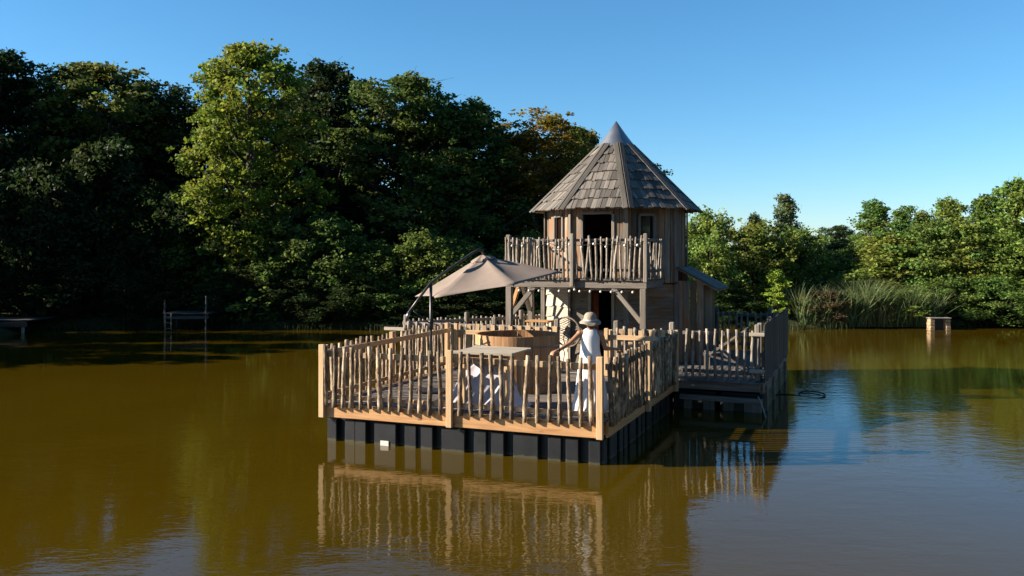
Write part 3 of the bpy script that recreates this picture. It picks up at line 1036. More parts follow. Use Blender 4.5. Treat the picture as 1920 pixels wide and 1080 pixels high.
put('hoop_clasp', box(0.12, 0.03, 0.05, M_STEEL), tub, T @ Tr(tc) @ RZ(RAD(-118)) @ Tr((RT + 0.022, 0, 0.85)) @ RZ(RAD(90)))
bm = bmesh.new()
rr = lathe_bm(bm, [(0.0005, 0.10), (RT - 0.047, 0.10), (RT - 0.047, 0.13), (0.0005, 0.13)], 32)
put('tub_floor', finish(bm, 'tub_floor', M_CEDAR), tub, T @ Tr(tc))
bm = bmesh.new()
for k in range(9):
    bbox(bm, 0.36, 0.028, 0.028, Tr((0, 0, 0)))
    break
bm.free()

# heater box with slab top, and the tarpaulin heap beneath
hx, hy = -2.10, 0.60
hbx = thing('heater_table', 'square grey topped timber table behind front fence, before the hot tub', 'table', T @ Tr((hx, hy, DZ)))
for k in range(5):
    put('top_board', box(1.02, 0.155, 0.03, M_SILVER), hbx, T @ Tr((hx, hy - 0.33 + k * 0.165, 1.605)))
for y in (-0.425, 0.425):
    put('top_edge', box(1.06, 0.03, 0.055, M_SILVER), hbx, T @ Tr((hx, hy + y, 1.602)))
for y in (-0.37, 0.37):
    put('apron_board', box(0.86, 0.03, 0.16, M_LARCH), hbx, T @ Tr((hx, hy + y, 1.508)))
for x in (-0.42, 0.42):
    put('apron_board', box(0.03, 0.70, 0.16, M_LARCH), hbx, T @ Tr((hx + x, hy, 1.508)))
for x in (-0.38, 0.38):
    for y in (-0.32, 0.32):
        put('leg', box(0.93, 0.06, 0.06, M_LARCH_Z), hbx, T @ basis(Z, (1, 0, 0), Vector((hx + x, hy + y, DZ + 0.466))))
n = 36
tv = []
for j in range(n + 1):
    for i in range(n + 1):
        a, b = i / n * 2 - 1, j / n * 2 - 1
        e = max(abs(a), abs(b))
        h = 0.72 * (1 - sstep((e - 0.25) / 0.75))
        q = Vector((a * 2.1, b * 2.1, 3.7))
        h += 0.10 * mnoise.noise(q * 1.3) * (1 - e * 0.8) + 0.045 * mnoise.noise(q * 3.1) * (1 - e * 0.6)
        x = hx - 0.12 + a * 0.68; y = hy + 0.04 + b * 0.46
        tv.append((x + 0.03 * mnoise.noise(q * 2), y + 0.03 * mnoise.noise(q * 2.3 + Vector((9, 0, 0))), DZ + 0.012 + max(h, 0)))
ii = np.arange((n + 1) ** 2).reshape(n + 1, n + 1)
ff = np.stack([ii[:-1, :-1], ii[:-1, 1:], ii[1:, 1:], ii[1:, :-1]], -1).reshape(-1, 4)
tp = put('tarpaulin', quads_mesh('tarpaulin', np.array(tv), ff, M_TARP, True), None, T)
tp.modifiers.new('thick', 'SOLIDIFY').thickness = 0.006
tag(tp, 'pale lavender tarpaulin draped in a heap under the grey topped table', 'tarpaulin')

# ------------------------------------------------------------------ parasol
PP = T @ Vector((-3.80, 1.68, DZ))
par = thing('cantilever_parasol', 'tilted taupe cantilever parasol on dark pole at left of the terrace', 'parasol', Tr(PP))
hub = px(905, 480, 16.9)
tip = px(898, 468, 16.7)
low = px(765, 588, 16.1)
pt = px(808, 533, PP.y)
tube('pole', par, [PP + Z * 0.03, PP + Z * 1.2, Vector((PP.x, PP.y, pt.z))], 0.028, M_DKMETAL, 10, I4)
put('base_plate', box(0.5, 0.5, 0.045, M_DKMETAL, 0.01), par, Tr(PP + Z * 0.026))
mid = px(836, 512, PP.y + 0.15)
arm_pts = [low, low.lerp(pt, 0.5) + Z * 0.02, pt + Z * 0.03, px(850, 499, 16.45), tip - Vector((0.12, 0, 0.06)), tip, tip + Vector((0.07, 0.05, -0.03)), hub + Z * 0.04]
tube('arm', par, arm_pts, 0.026, M_DKMETAL, 8, I4)
tube('handle', par, [low + Vector((0.02, 0, 0.03)), low + Vector((-0.03, 0, -0.10))], 0.030, M_STEEL, 8, I4)
tube('strut', par, [low + Vector((0.1, 0, 0.05)), Vector((PP.x, PP.y - 0.03, px(0, 607, PP.y).z))], 0.014, M_DKMETAL, 6, I4)
tube('crank_housing', par, [Vector((PP.x, PP.y, px(0, 618, PP.y).z)), Vector((PP.x, PP.y, px(0, 598, PP.y).z))], 0.05, M_DKMETAL, 10, I4)
# canopy in its own tilted frame
RC, DROP = 1.47, 0.56
tilt = RY(RAD(-10)) @ RX(RAD(2))
CANM = Tr(hub) @ tilt
hexv = []
for k in range(6):
    a = RAD(-90 + 20 + 60 * k)
    hexv.append(Vector((RC * math.cos(a), RC * math.sin(a), -DROP)))
NSEG = 12
bm = bmesh.new()


def canopy_point(k, r, s):
    a, b = hexv[k], hexv[(k + 1) % 6]
    p = a.lerp(b, s) * 1.0
    e = Vector((p.x, p.y, p.z))
    edge_in = 0.10 * (1 - (2 * s - 1) ** 2) * r            # edges scallop inwards
    q = e * r
    hor = Vector((q.x, q.y, 0)) * (1 - edge_in)
    sagz = 0.055 * math.sin(math.pi * min(r, 1.0)) * (1 - (2 * s - 1) ** 2) + 0.04 * r * (1 - r)
    return Vector((hor.x, hor.y, -DROP * (r ** 1.06) - sagz))


for k in range(6):
    grid = [[bm.verts.new(canopy_point(k, 0.10 + 0.90 * i / NSEG, j / 10)) for j in range(11)] for i in range(NSEG + 1)]
    for i in range(NSEG):
        for j in range(10):
            bm.faces.new((grid[i][j], grid[i][j + 1], grid[i + 1][j + 1], grid[i + 1][j]))
bmesh.ops.remove_doubles(bm, verts=bm.verts, dist=0.001)
can = put('canopy', finish(bm, 'canopy', M_CANVAS, True), par, CANM)
can.modifiers.new('thick', 'SOLIDIFY').thickness = 0.005
for e in can.data.edges: pass
bm = bmesh.new()
for k in range(6):
    grid = [[bm.verts.new(canopy_point(k, 0.02 + 0.155 * i / 4, j / 6) + Vector((0, 0, 0.035 - 0.012 * (i == 4) + 0.015 * math.sin(j * 2.1) * (i / 4)))) for j in range(7)] for i in range(5)]
    for i in range(4):
        for j in range(6):
            bm.faces.new((grid[i][j], grid[i][j + 1], grid[i + 1][j + 1], grid[i + 1][j]))
bmesh.ops.remove_doubles(bm, verts=bm.verts, dist=0.002)
vc = put('vent_cap', finish(bm, 'vent_cap', M_CANVAS, True), can, CANM)
vc.modifiers.new('thick', 'SOLIDIFY').thickness = 0.005
for k in range(6):
    tube('rib', can, [Vector((0, 0, -0.03)), hexv[k] * 0.5 - Z * 0.035, hexv[k] * 0.99 - Z * 0.02], 0.010, M_DKMETAL, 6, CANM)
tube('hub_post', par, [hub + Z * 0.05, CANM @ Vector((0, 0, -0.35))], 0.022, M_DKMETAL, 8, I4)

# ------------------------------------------------------------------ deck chair and clutter on the old platform
dc = thing('deck_chair', 'folding wooden deck chair with grey sling on old platform behind short stick fence', 'deck chair', T @ Tr((0.95, 6.9, ZP)))
for y in (6.62, 7.18):
    plank('side_rail', dc, (0.35, y, ZP + 0.28), (1.30, y, ZP + 0.96), 0.03, 0.05, M_DECK)
    plank('support_leg', dc, (1.32, y + 0.04, ZP + 0.02), (0.62, y + 0.04, ZP + 0.55), 0.03, 0.045, M_DECK)
    plank('seat_rail', dc, (0.30, y - 0.04, ZP + 0.40), (1.10, y - 0.04, ZP + 0.24), 0.03, 0.045, M_DECK)
    plank('front_leg', dc, (0.42, y - 0.08, ZP + 0.01), (0.42, y - 0.08, ZP + 0.40), 0.03, 0.04, M_DECK)
plank('cross_bar', dc, (1.28, 6.55, ZP + 0.97), (1.28, 7.25, ZP + 0.97), 0.04, 0.03, M_DECK)
plank('cross_bar', dc, (0.32, 6.55, ZP + 0.37), (0.32, 7.25, ZP + 0.37), 0.04, 0.03, M_DECK)
bm = bmesh.new()
rows = []
for k in range(13):
    q = k / 12
    x = 1.28 - 0.94 * q; z = ZP + 0.955 - 0.575 * q - 0.20 * math.sin(math.pi * q) ** 1.2
    rows.append([bm.verts.new((x, y, z)) for y in (6.66, 6.9, 7.14)])
for k in range(12):
    for j in range(2):
        bm.faces.new((rows[k][j], rows[k][j + 1], rows[k + 1][j + 1], rows[k + 1][j]))
sl = put('sling', finish(bm, 'sling', M_CANVAS2, True), dc, T)
sl.modifiers.new('thick', 'SOLIDIFY').thickness = 0.008

rope = tube('mooring_rope', None, [(1.68, PF - 0.03, 0.36), (1.74, PF - 0.10, 0.26), (1.92, PF - 0.42, -0.12)], 0.014, M_ROPE, 6)
tag(rope, 'pale mooring rope hanging from right front corner of old platform into water', 'rope')
bm = bmesh.new()
pts = []
cen = px(1522, 741, 20.1)
for k in range(25):
    a = 2 * math.pi * k / 24
    pts.append((cen.x + 0.27 * math.cos(a), cen.y + 0.42 * math.sin(a), 0.012 + 0.02 * math.sin(a + 1)))
pts = [(cen.x - 0.9, cen.y - 0.05, 0.005), (cen.x - 0.6, cen.y + 0.10, 0.012)] + pts[13:] + pts[1:13]
hs = tube('floating_hose', None, pts, 0.016, M_CORD, 6, I4)
tag(hs, 'black hose loop floating on the water right of the old platform', 'hose')

# ------------------------------------------------------------------ woman
def capsule(bm, a, b, r0, r1, n=14):
    a = Vector(a); b = Vector(b)
    d = (b - a)
    L = max(d.length, 1e-4)
    prof = [(0.0008, -r0), (r0 * 0.5, -r0 * 0.866), (r0 * 0.866, -r0 * 0.5), (r0, 0), ((r0 + r1) / 2, L / 2), (r1, L), (r1 * 0.866, L + r1 * 0.5), (r1 * 0.5, L + r1 * 0.866), (0.0008, L + r1)]
    M = Matrix.Translation(a) @ d.to_track_quat('Z', 'Y').to_matrix().to_4x4()
    rings = lathe_bm(bm, prof, n, M)
    bm.faces.new(list(reversed(rings[0]))); bm.faces.new(rings[-1])


def ellip(bm, c, r, M=I4):
    bmesh.ops.create_uvsphere(bm, u_segments=18, v_segments=12, radius=1.0, matrix=M @ Matrix.Translation(c) @ Matrix.Diagonal((*r, 1)))


PW = Vector((1.24, 13.95, DZ))
wom = thing('person', 'woman seen from behind in white sleeveless dress and straw hat, arms spread on the fence', 'person', Tr(PW))
bm = bmesh.new()
# torso (the figure looks to +Y, away from the camera)
for (z, rx, ry) in ((0.84, 0.155, 0.115), (0.94, 0.145, 0.105), (1.03, 0.125, 0.092), (1.12, 0.130, 0.095), (1.20, 0.142, 0.098), (1.27, 0.135, 0.085)):
    ellip(bm, (0, 0, z), (rx, ry, 0.085))
capsule(bm, (-0.135, 0, 1.295), (0.135, 0, 1.295), 0.055, 0.055)
capsule(bm, (0, 0.0, 1.30), (0, 0.015, 1.42), 0.055, 0.048)
ellip(bm, (0, 0.025, 1.485), (0.073, 0.092, 0.105))        # skull
ellip(bm, (0, 0.055, 1.435), (0.055, 0.065, 0.060))        # jaw
capsule(bm, (0, 0.113, 1.495), (0, 0.130, 1.462), 0.010, 0.014, 8)   # nose
capsule(bm, (-0.022, 0.112, 1.430), (0.022, 0.112, 1.430), 0.009, 0.009, 8)   # lips
for s in (-1, 1):
    ellip(bm, (s * 0.075, 0.02, 1.475), (0.012, 0.022, 0.032))   # ears
    capsule(bm, (s * 0.085, 0, 0.82), (s * 0.085, 0.01, 0.46), 0.085, 0.055)
    capsule(bm, (s * 0.085, 0.01, 0.46), (s * 0.085, -0.01, 0.09), 0.052, 0.034)
    capsule(bm, (s * 0.085, -0.03, 0.045), (s * 0.095, 0.15, 0.03), 0.034, 0.026)


def hand(bm, wrist, dirv, up, s):
    dirv = Vector(dirv).normalized(); up = Vector(up); side = dirv.cross(up).normalized(); up = side.cross(dirv)
    w = Vector(wrist)
    P = lambda f, sd, u: w + dirv * f + side * sd + up * u
    capsule(bm, P(0.0, 0, 0), P(0.03, 0, 0.004), 0.021, 0.024, 10)
    for q in (-0.024, -0.008, 0.008, 0.024):
        capsule(bm, P(0.02, q * 0.7, 0), P(0.078, q, 0.004), 0.016, 0.013, 8)
    for q, L in ((-0.027, 0.062), (-0.009, 0.076), (0.009, 0.080), (0.027, 0.070)):
        k1 = P(0.08, q, 0.004); k2 = P(0.08 + L * 0.48, q * 1.1, -0.006); k3 = P(0.08 + L * 0.75, q * 1.12, -0.032); k4 = P(0.08 + L * 0.80, q * 1.12, -0.052)
        capsule(bm, k1, k2, 0.0105, 0.009, 8); capsule(bm, k2, k3, 0.009, 0.0082, 8); capsule(bm, k3, k4, 0.0082, 0.0075, 8)
    t0 = P(0.025, s * 0.020, -0.004); t1 = P(0.060, s * 0.050, -0.016); t2 = P(0.088, s * 0.050, -0.036)
    capsule(bm, t0, t1, 0.0135, 0.011, 8); capsule(bm, t1, t2, 0.011, 0.0085, 8)


# left arm (image left) to the front fence, right arm to the right fence
shL, elL, wrL = Vector((-0.165, 0, 1.295)), Vector((-0.345, -0.10, 1.135)), Vector((-0.53, -0.235, 1.045))
shR, elR, wrR = Vector((0.165, 0, 1.295)), Vector((0.245, 0.02, 1.055)), Vector((0.415, 0.150, 1.035))
for sh, el, wr in ((shL, elL, wrL), (shR, elR, wrR)):
    ellip(bm, sh, (0.056, 0.056, 0.056))
    capsule(bm, sh, el, 0.046, 0.036)
    capsule(bm, el, wr, 0.037, 0.022)
hand(bm, wrL, (-0.72, -0.62, -0.12), (0, 0, 1), 1)
hand(bm, wrR, (0.80, 0.55, -0.12), (0, 0, 1), -1)
bme = finish(bm, 'body', M_SKIN)
tmp = bpy.data.objects.new('body_tmp', bme)
COL.objects.link(tmp)
rm = tmp.modifiers.new('r', 'REMESH'); rm.mode = 'VOXEL'; rm.voxel_size = 0.0065; rm.use_smooth_shade = True
sm = tmp.modifiers.new('s', 'SMOOTH'); sm.iterations = 3; sm.factor = 0.5
dg = bpy.context.evaluated_depsgraph_get()
body_me = bpy.data.meshes.new_from_object(tmp.evaluated_get(dg))
bpy.data.objects.remove(tmp)
if not body_me.materials: body_me.materials.append(M_SKIN)
body_me.polygons.foreach_set('use_smooth', [True] * len(body_me.polygons))
body = put('body', body_me, wom, Tr(PW))
# hair under the hat
bm = bmesh.new()
ellip(bm, (0, 0.012, 1.497), (0.083, 0.098, 0.106))
ellip(bm, (0, -0.052, 1.42), (0.056, 0.036, 0.045))
put('hair', finish(bm, 'hair', M_HAIR, True), wom, Tr(PW))
# dress: bodice and flared skirt with folds
prof = [(1.378, 0.060, 0.055), (1.356, 0.098, 0.064), (1.328, 0.136, 0.076), (1.28, 0.150, 0.096), (1.25, 0.152, 0.104), (1.18, 0.152, 0.110), (1.08, 0.146, 0.108), (0.98, 0.160, 0.122), (0.88, 0.180, 0.142), (0.76, 0.196, 0.160), (0.60, 0.216, 0.180), (0.42, 0.238, 0.205), (0.24, 0.262, 0.23), (0.06, 0.29, 0.26)]
bm = bmesh.new()
rings = []
for j, (z, rx, ry) in enumerate(prof):
    ring = []
    fold = max(0.0, (1.25 - z)) * 0.085
    for k in range(72):
        a = 2 * math.pi * k / 72
        w = 1 + fold * (0.55 * math.sin(9 * a + 1.3 * z * 2) + 0.35 * math.sin(14 * a + 2.1) + 0.3 * math.sin(5 * a + 4 * z))
        dz = 0
        if j == 0: dz = 0.012 * math.cos(2 * a) - 0.01
        ring.append(bm.verts.new((rx * w * math.cos(a), ry * w * math.sin(a), z + dz)))
    rings.append(ring)
for j in range(len(rings) - 1):
    for k in range(72):
        bm.faces.new((rings[j][k], rings[j][(k + 1) % 72], rings[j + 1][(k + 1) % 72], rings[j + 1][k]))
dr = put('dress', finish(bm, 'dress', M_DRESS, True), wom, Tr(PW))
ss = dr.modifiers.new('sub', 'SUBSURF'); ss.levels = 1; ss.render_levels = 2
dr.modifiers.new('thick', 'SOLIDIFY').thickness = 0.004
# hat
bm = bmesh.new()
HM = Tr((0, 0.0, 1.503)) @ RX(RAD(8))


def hatw(r, z, a, j):
    if j <= 3:
        return r * (1 + 0.04 * math.sin(2 * a + 0.5)), z + (0.014 * math.sin(2 * a + 0.8) + 0.008 * math.sin(5 * a)) * (r / 0.17)
    return r, z


lathe_bm(bm, [(0.168, -0.045), (0.160, -0.034), (0.135, -0.012), (0.108, 0.0), (0.102, 0.012), (0.099, 0.055), (0.090, 0.092), (0.066, 0.118), (0.030, 0.130), (0.0008, 0.133)], 40, HM, hatw)
hat = put('sun_hat', finish(bm, 'sun_hat', M_STRAW, True), wom, Tr(PW))
hat.modifiers.new('thick', 'SOLIDIFY').thickness = 0.005
bm = bmesh.new()
lathe_bm(bm, [(0.110, 0.006), (0.1075, 0.022), (0.1045, 0.030)], 40, HM)
put('hat_band', finish(bm, 'hat_band', M_TARP, True), hat, Tr(PW))
bm = bmesh.new()
tube_bm(bm, [wrL + Vector((0.030, 0.022, 0.014)) , wrL + Vector((0.010, 0.007, 0.004))], 0.031, 12)
put('bracelet', finish(bm, 'bracelet', M_CORD, True), wom, Tr(PW))

# ------------------------------------------------------------------ left bank jetties, sluice
j0 = px(360, 586, 37.9)
jt = thing('bathing_jetty', 'small grey jetty with ladder in dark shade on the left bank', 'jetty', Tr(j0))
for k in range(6):
    put('deck_board', box(1.95, 0.26, 0.05, M_SHADE_PLANK), jt, Tr((j0.x, j0.y - 0.65 + k * 0.27, j0.z)))  # bank shade is put into the dark board colour
plank('edge_beam', jt, (j0.x - 0.95, j0.y - 0.70, j0.z - 0.16), (j0.x + 0.95, j0.y - 0.70, j0.z - 0.16), 0.06, 0.14, M_SHADE_PLANK, F=I4)
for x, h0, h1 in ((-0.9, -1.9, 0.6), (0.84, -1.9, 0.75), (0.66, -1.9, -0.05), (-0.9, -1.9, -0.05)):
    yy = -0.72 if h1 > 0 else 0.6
    tube('pile', jt, [(j0.x + x, j0.y + yy, j0.z + h0), (j0.x + x + 0.02, j0.y + yy, j0.z + h1)], 0.04, M_SHADE_PLANK, 8, I4)
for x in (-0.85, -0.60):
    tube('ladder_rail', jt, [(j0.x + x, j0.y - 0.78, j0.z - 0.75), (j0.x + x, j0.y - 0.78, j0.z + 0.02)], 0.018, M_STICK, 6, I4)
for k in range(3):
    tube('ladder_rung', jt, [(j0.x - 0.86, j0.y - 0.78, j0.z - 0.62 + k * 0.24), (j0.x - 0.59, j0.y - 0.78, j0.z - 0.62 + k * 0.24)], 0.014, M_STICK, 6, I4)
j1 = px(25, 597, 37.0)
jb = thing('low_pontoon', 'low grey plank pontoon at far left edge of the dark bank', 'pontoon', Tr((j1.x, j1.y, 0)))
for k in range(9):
    put('deck_board', box(3.2, 0.24, 0.05, M_SHADE_PLANK), jb, Tr((j1.x - 0.35, j1.y - 1.0 + k * 0.25, 0.52)))  # boards coloured dark for the shade of the bank
plank('edge_beam', jb, (j1.x - 1.9, j1.y - 1.12, 0.36), (j1.x + 1.2, j1.y - 1.12, 0.36), 0.06, 0.22, M_SHADE_PLANK, F=I4)
for x in (-1.5, 0.9):
    tube('pile', jb, [(j1.x + x, j1.y - 0.9, -0.9), (j1.x + x, j1.y - 0.9, 0.49)], 0.07, M_STICK, 8, I4)
s0 = px(1760, 614, 37.7)
sl = thing('sluice_box', 'small stone sluice with two ochre piers at water edge under right trees', 'sluice', Tr((s0.x, s0.y, 0)))
for sx in (-0.34, 0.34):
    for k in range(4):
        put('stone', box(0.21 - 0.01 * (k % 2), 0.34, 0.135, M_STONE, 0.018), sl, Tr((s0.x + sx + random.uniform(-0.008, 0.008), s0.y, -0.03 + k * 0.14)))
put('capstone', box(0.92, 0.42, 0.045, M_STONE2, 0.012), sl, Tr((s0.x, s0.y, 0.50)))
put('gate_board', box(0.46, 0.05, 0.55, M_SHADE_PLANK), sl, Tr((s0.x, s0.y + 0.10, 0.15)))  # dark tone stands in for the shaded opening between the piers

# ------------------------------------------------------------------ vegetation
def leaf_arrays(rng, centres, radii, counts, size, flat=0.55, upb=0.45, aspect=0.62):
    """quads scattered in flattened gaussian clumps"""
    tot = int(sum(counts))
    cid = np.repeat(np.arange(len(centres)), counts)
    P = rng.normal(size=(tot, 3))
    P /= (np.linalg.norm(P, axis=1, keepdims=True) + 1e-6)
    P *= (rng.random((tot, 1)) ** 0.45)
    P[:, 2] *= flat
    C = np.asarray(centres)[cid]; Rr = np.asarray(radii)[cid]
    pos = C + P * Rr[:, None]
    nrm = rng.normal(size=(tot, 3)) * 0.75 + P * 0.6
    nrm[:, 2] += upb
    nrm /= np.linalg.norm(nrm, axis=1, keepdims=True)
    tv = rng.normal(size=(tot, 3))
    tv -= nrm * (tv * nrm).sum(1, keepdims=True)
    tv /= np.linalg.norm(tv, axis=1, keepdims=True)
    bv = np.cross(nrm, tv)
    s = size * rng.uniform(0.6, 1.3, (tot, 1))
    a = tv * s * 0.5; b = bv * s * 0.5 * aspect
    co = np.stack([pos - a, pos - b * 1.0 - a * 0.1, pos + a, pos + b + a * 0.1], 1).reshape(-1, 3)
    return co, np.arange(tot * 4).reshape(-1, 4)


EXT = {}


def crown(name, seed, H, Wd, z0, nlobe, lobe_r, nclump, per, size, clump_r=0.7, shape='round', flat=0.6):
    rng = np.random.default_rng(seed)
    cen, rad, cnt, limbs = [], [], [], []
    for i in range(nlobe):
        q = (i + rng.random()) / nlobe                       # height fraction
        if shape == 'round': w = math.sqrt(max(0.05, 1 - (1.75 * (q - 0.42)) ** 2))
        elif shape == 'cone': w = 1.05 * (1 - q) ** 0.75 + 0.10
        else: w = 0.85 * math.sqrt(max(0.08, 1 - (1.5 * (q - 0.5)) ** 2))
        az = i * 2.4 + rng.random() * 0.9
        rr = Wd / 2 * w * (0.25 + 0.55 * rng.random())
        z = z0 + (H - z0) * (0.05 + 0.86 * q)
        lc = np.array([rr * math.cos(az), rr * math.sin(az), z])
        lr = lobe_r * rng.uniform(0.7, 1.25) * (0.65 + 0.5 * w)
        limbs.append(lc)
        for k in range(nclump):
            v = rng.normal(size=3); v /= np.linalg.norm(v)
            v[2] = v[2] * 0.8 + 0.15
            spray = k % 4 == 3
            rfac = rng.uniform(1.0, 1.45) if spray else rng.uniform(0.45, 1.05)
            c = lc + v * lr * rfac
            cen.append(c)
            rad.append(clump_r * (rng.uniform(0.35, 0.6) if spray else rng.uniform(0.6, 1.3)))
            cnt.append(max(6, int(per * (rng.uniform(0.2, 0.4) if spray else rng.uniform(0.7, 1.4)))))
    co, fc = leaf_arrays(rng, cen, rad, cnt, size, flat)
    me = quads_mesh(name, co, fc, M_LEAF)
    EXT[name] = (float(np.percentile(co[:, 2], 99.7)), float(np.percentile(np.abs(co[:, 0]), 97) + np.percentile(np.abs(co[:, 1]), 97)))
    # trunk and limbs
    bm = bmesh.new()
    tr = 0.022 * H
    top = z0 + (H - z0) * 0.8
    tp = [Vector((0.12 * math.sin(q * 3 + seed) * q, 0.1 * math.cos(q * 2.3 + seed) * q, -0.6 + (top + 0.6) * q)) for q in np.linspace(0, 1, 7)]
    tube_bm(bm, tp, [tr * (1.25 - 1.1 * q) for q in np.linspace(0, 1, 7)], 8)
    for lc in limbs:
        zb = max(z0 * 0.6, lc[2] - 0.35 * np.linalg.norm(lc[:2]) - 1.2)
        zb = min(zb, top * 0.95)
        f = (zb + 0.6) / (top + 0.6)
        base = tp[0].lerp(tp[-1], max(0.05, f))
        e = Vector(lc)
        mid = base.lerp(e, 0.5) + Vector((0, 0, -0.15))
        rb = tr * (1.15 - 0.95 * f) * 0.55
        tube_bm(bm, [base, mid, e], [rb, rb * 0.65, rb * 0.25], 5)
        for k in range(3):
            v = rng.normal(size=3) * lobe_r * 0.6
            tube_bm(bm, [e, e + Vector(v)], [rb * 0.25, rb * 0.1], 4)
    tm = finish(bm, name + '_trunk', M_TRUNK, True)
    return me, tm


OAKS = [crown('oak_a', 1, 13.0, 8.0, 1.6, 54, 0.85, 13, 52, 0.19, 0.50),
        crown('oak_b', 2, 13.0, 7.6, 1.2, 54, 0.82, 13, 52, 0.19, 0.50),
        crown('oak_c', 3, 13.0, 7.0, 1.6, 48, 0.80, 13, 50, 0.18, 0.48, 'col')]
AIRY = [crown('airy_a', 5, 6.5, 3.8, 0.6, 34, 0.46, 10, 36, 0.13, 0.30, 'cone', 0.8),
        crown('airy_b', 6, 6.5, 3.2, 0.5, 34, 0.42, 10, 36, 0.13, 0.28, 'cone', 0.8)]
BUSH = [crown('bush_a', 8, 5.0, 5.0, 0.1, 34, 0.58, 13, 42, 0.14, 0.34, 'round', 0.85),
        crown('bush_b', 9, 5.0, 4.4, 0.1, 34, 0.54, 13, 42, 0.14, 0.33, 'cone', 0.85),
        crown('bush_c', 10, 5.0, 3.2, 0.1, 28, 0.48, 13, 42, 0.13, 0.31, 'col', 0.85)]
SPRIG = [crown('sprig_a', 12, 3.0, 1.5, 0.1, 14, 0.28, 9, 32, 0.10, 0.20, 'cone')]

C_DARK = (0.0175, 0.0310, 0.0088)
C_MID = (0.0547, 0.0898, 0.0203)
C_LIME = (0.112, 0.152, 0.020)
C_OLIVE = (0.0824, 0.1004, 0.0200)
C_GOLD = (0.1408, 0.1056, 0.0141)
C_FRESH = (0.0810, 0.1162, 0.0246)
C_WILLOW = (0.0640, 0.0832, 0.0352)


def tree(name, label, cat, X, Y, H, Wd, proto, baseH, baseW, colr, group, rz=0.0, z=None):
    if z is None:
        z = 0.25
    M = Tr((X, Y, z)) @ RZ(rz) @ Matrix.Diagonal((Wd / baseW, Wd / baseW, H / baseH, 1))
    r = thing(name, label, cat, Tr((X, Y, z)), group)
    c = put('crown', proto[0], r, M); c.color = (*colr, 1)
    put('trunk', proto[1], r, M)
    return r


def tpx(name, label, cat, x, ytop, wpx, Y, proto, colr, group, rz=0.0, z=0.3):
    BH = EXT[proto[0].name]
    X = (x - 960) / FPX * Y
    H = HCAM - (ytop - HOR) / FPX * Y - z
    return tree(name, label, cat, X, Y, H, wpx / FPX * Y, proto, BH[0], BH[1], colr, group, rz, z)


G1 = 'tall trees behind the pond'
BACK = [
    (0, 100, 330, 46, 0, C_DARK, 0.3, 'dark leafy tree at the far left edge of the photo, tops in shade'),
    (185, 118, 330, 47, 1, C_OLIVE, 1.1, 'broad olive green tree left of the brightest tree'),
    (325, 150, 240, 50, 2, C_DARK, 2.0, 'narrow dark tree just left of the brightest sunlit tree'),
    (470, 80, 275, 41.5, 1, C_LIME, 0.7, 'tallest tree, brightly sunlit yellow green'),
    (615, 118, 290, 48, 0, C_DARK, 3.0, 'dark gappy tree right of the brightest tree, sky showing through'),
    (770, 143, 320, 46, 0, C_MID, 4.1, 'broad dark green tree in middle of the wood, flat leafy top'),
    (880, 190, 270, 47, 1, C_MID, 5.2, 'rounded green tree left of the golden topped tree'),
    (1005, 212, 250, 49, 2, C_GOLD, 0.2, 'golden topped tree left of the cabin roof'),
    (1090, 238, 190, 53, 1, C_OLIVE, 1.9, 'green tree half hidden behind left slope of cabin roof'),
    (1180, 288, 190, 55, 0, C_MID, 2.7, 'green tree directly behind cabin roof'),
]
for (x, y, w, Y, p, c, rz, lab) in BACK:
    tpx('oak_tree', lab, 'tree', x, y + 4, w * 0.84, Y, OAKS[p], c, G1, rz)
# the lit tree has a second crown below it
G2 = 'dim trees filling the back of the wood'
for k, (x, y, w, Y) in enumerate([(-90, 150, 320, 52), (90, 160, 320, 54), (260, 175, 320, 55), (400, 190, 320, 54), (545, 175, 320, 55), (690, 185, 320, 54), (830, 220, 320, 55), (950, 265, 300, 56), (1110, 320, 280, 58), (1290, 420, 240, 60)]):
    tpx('oak_tree', 'dim dark tree in the depth of the wood behind the front row', 'tree', x, y + 15, w * 0.8, Y, OAKS[k % 3], C_DARK, G2, k * 1.3)

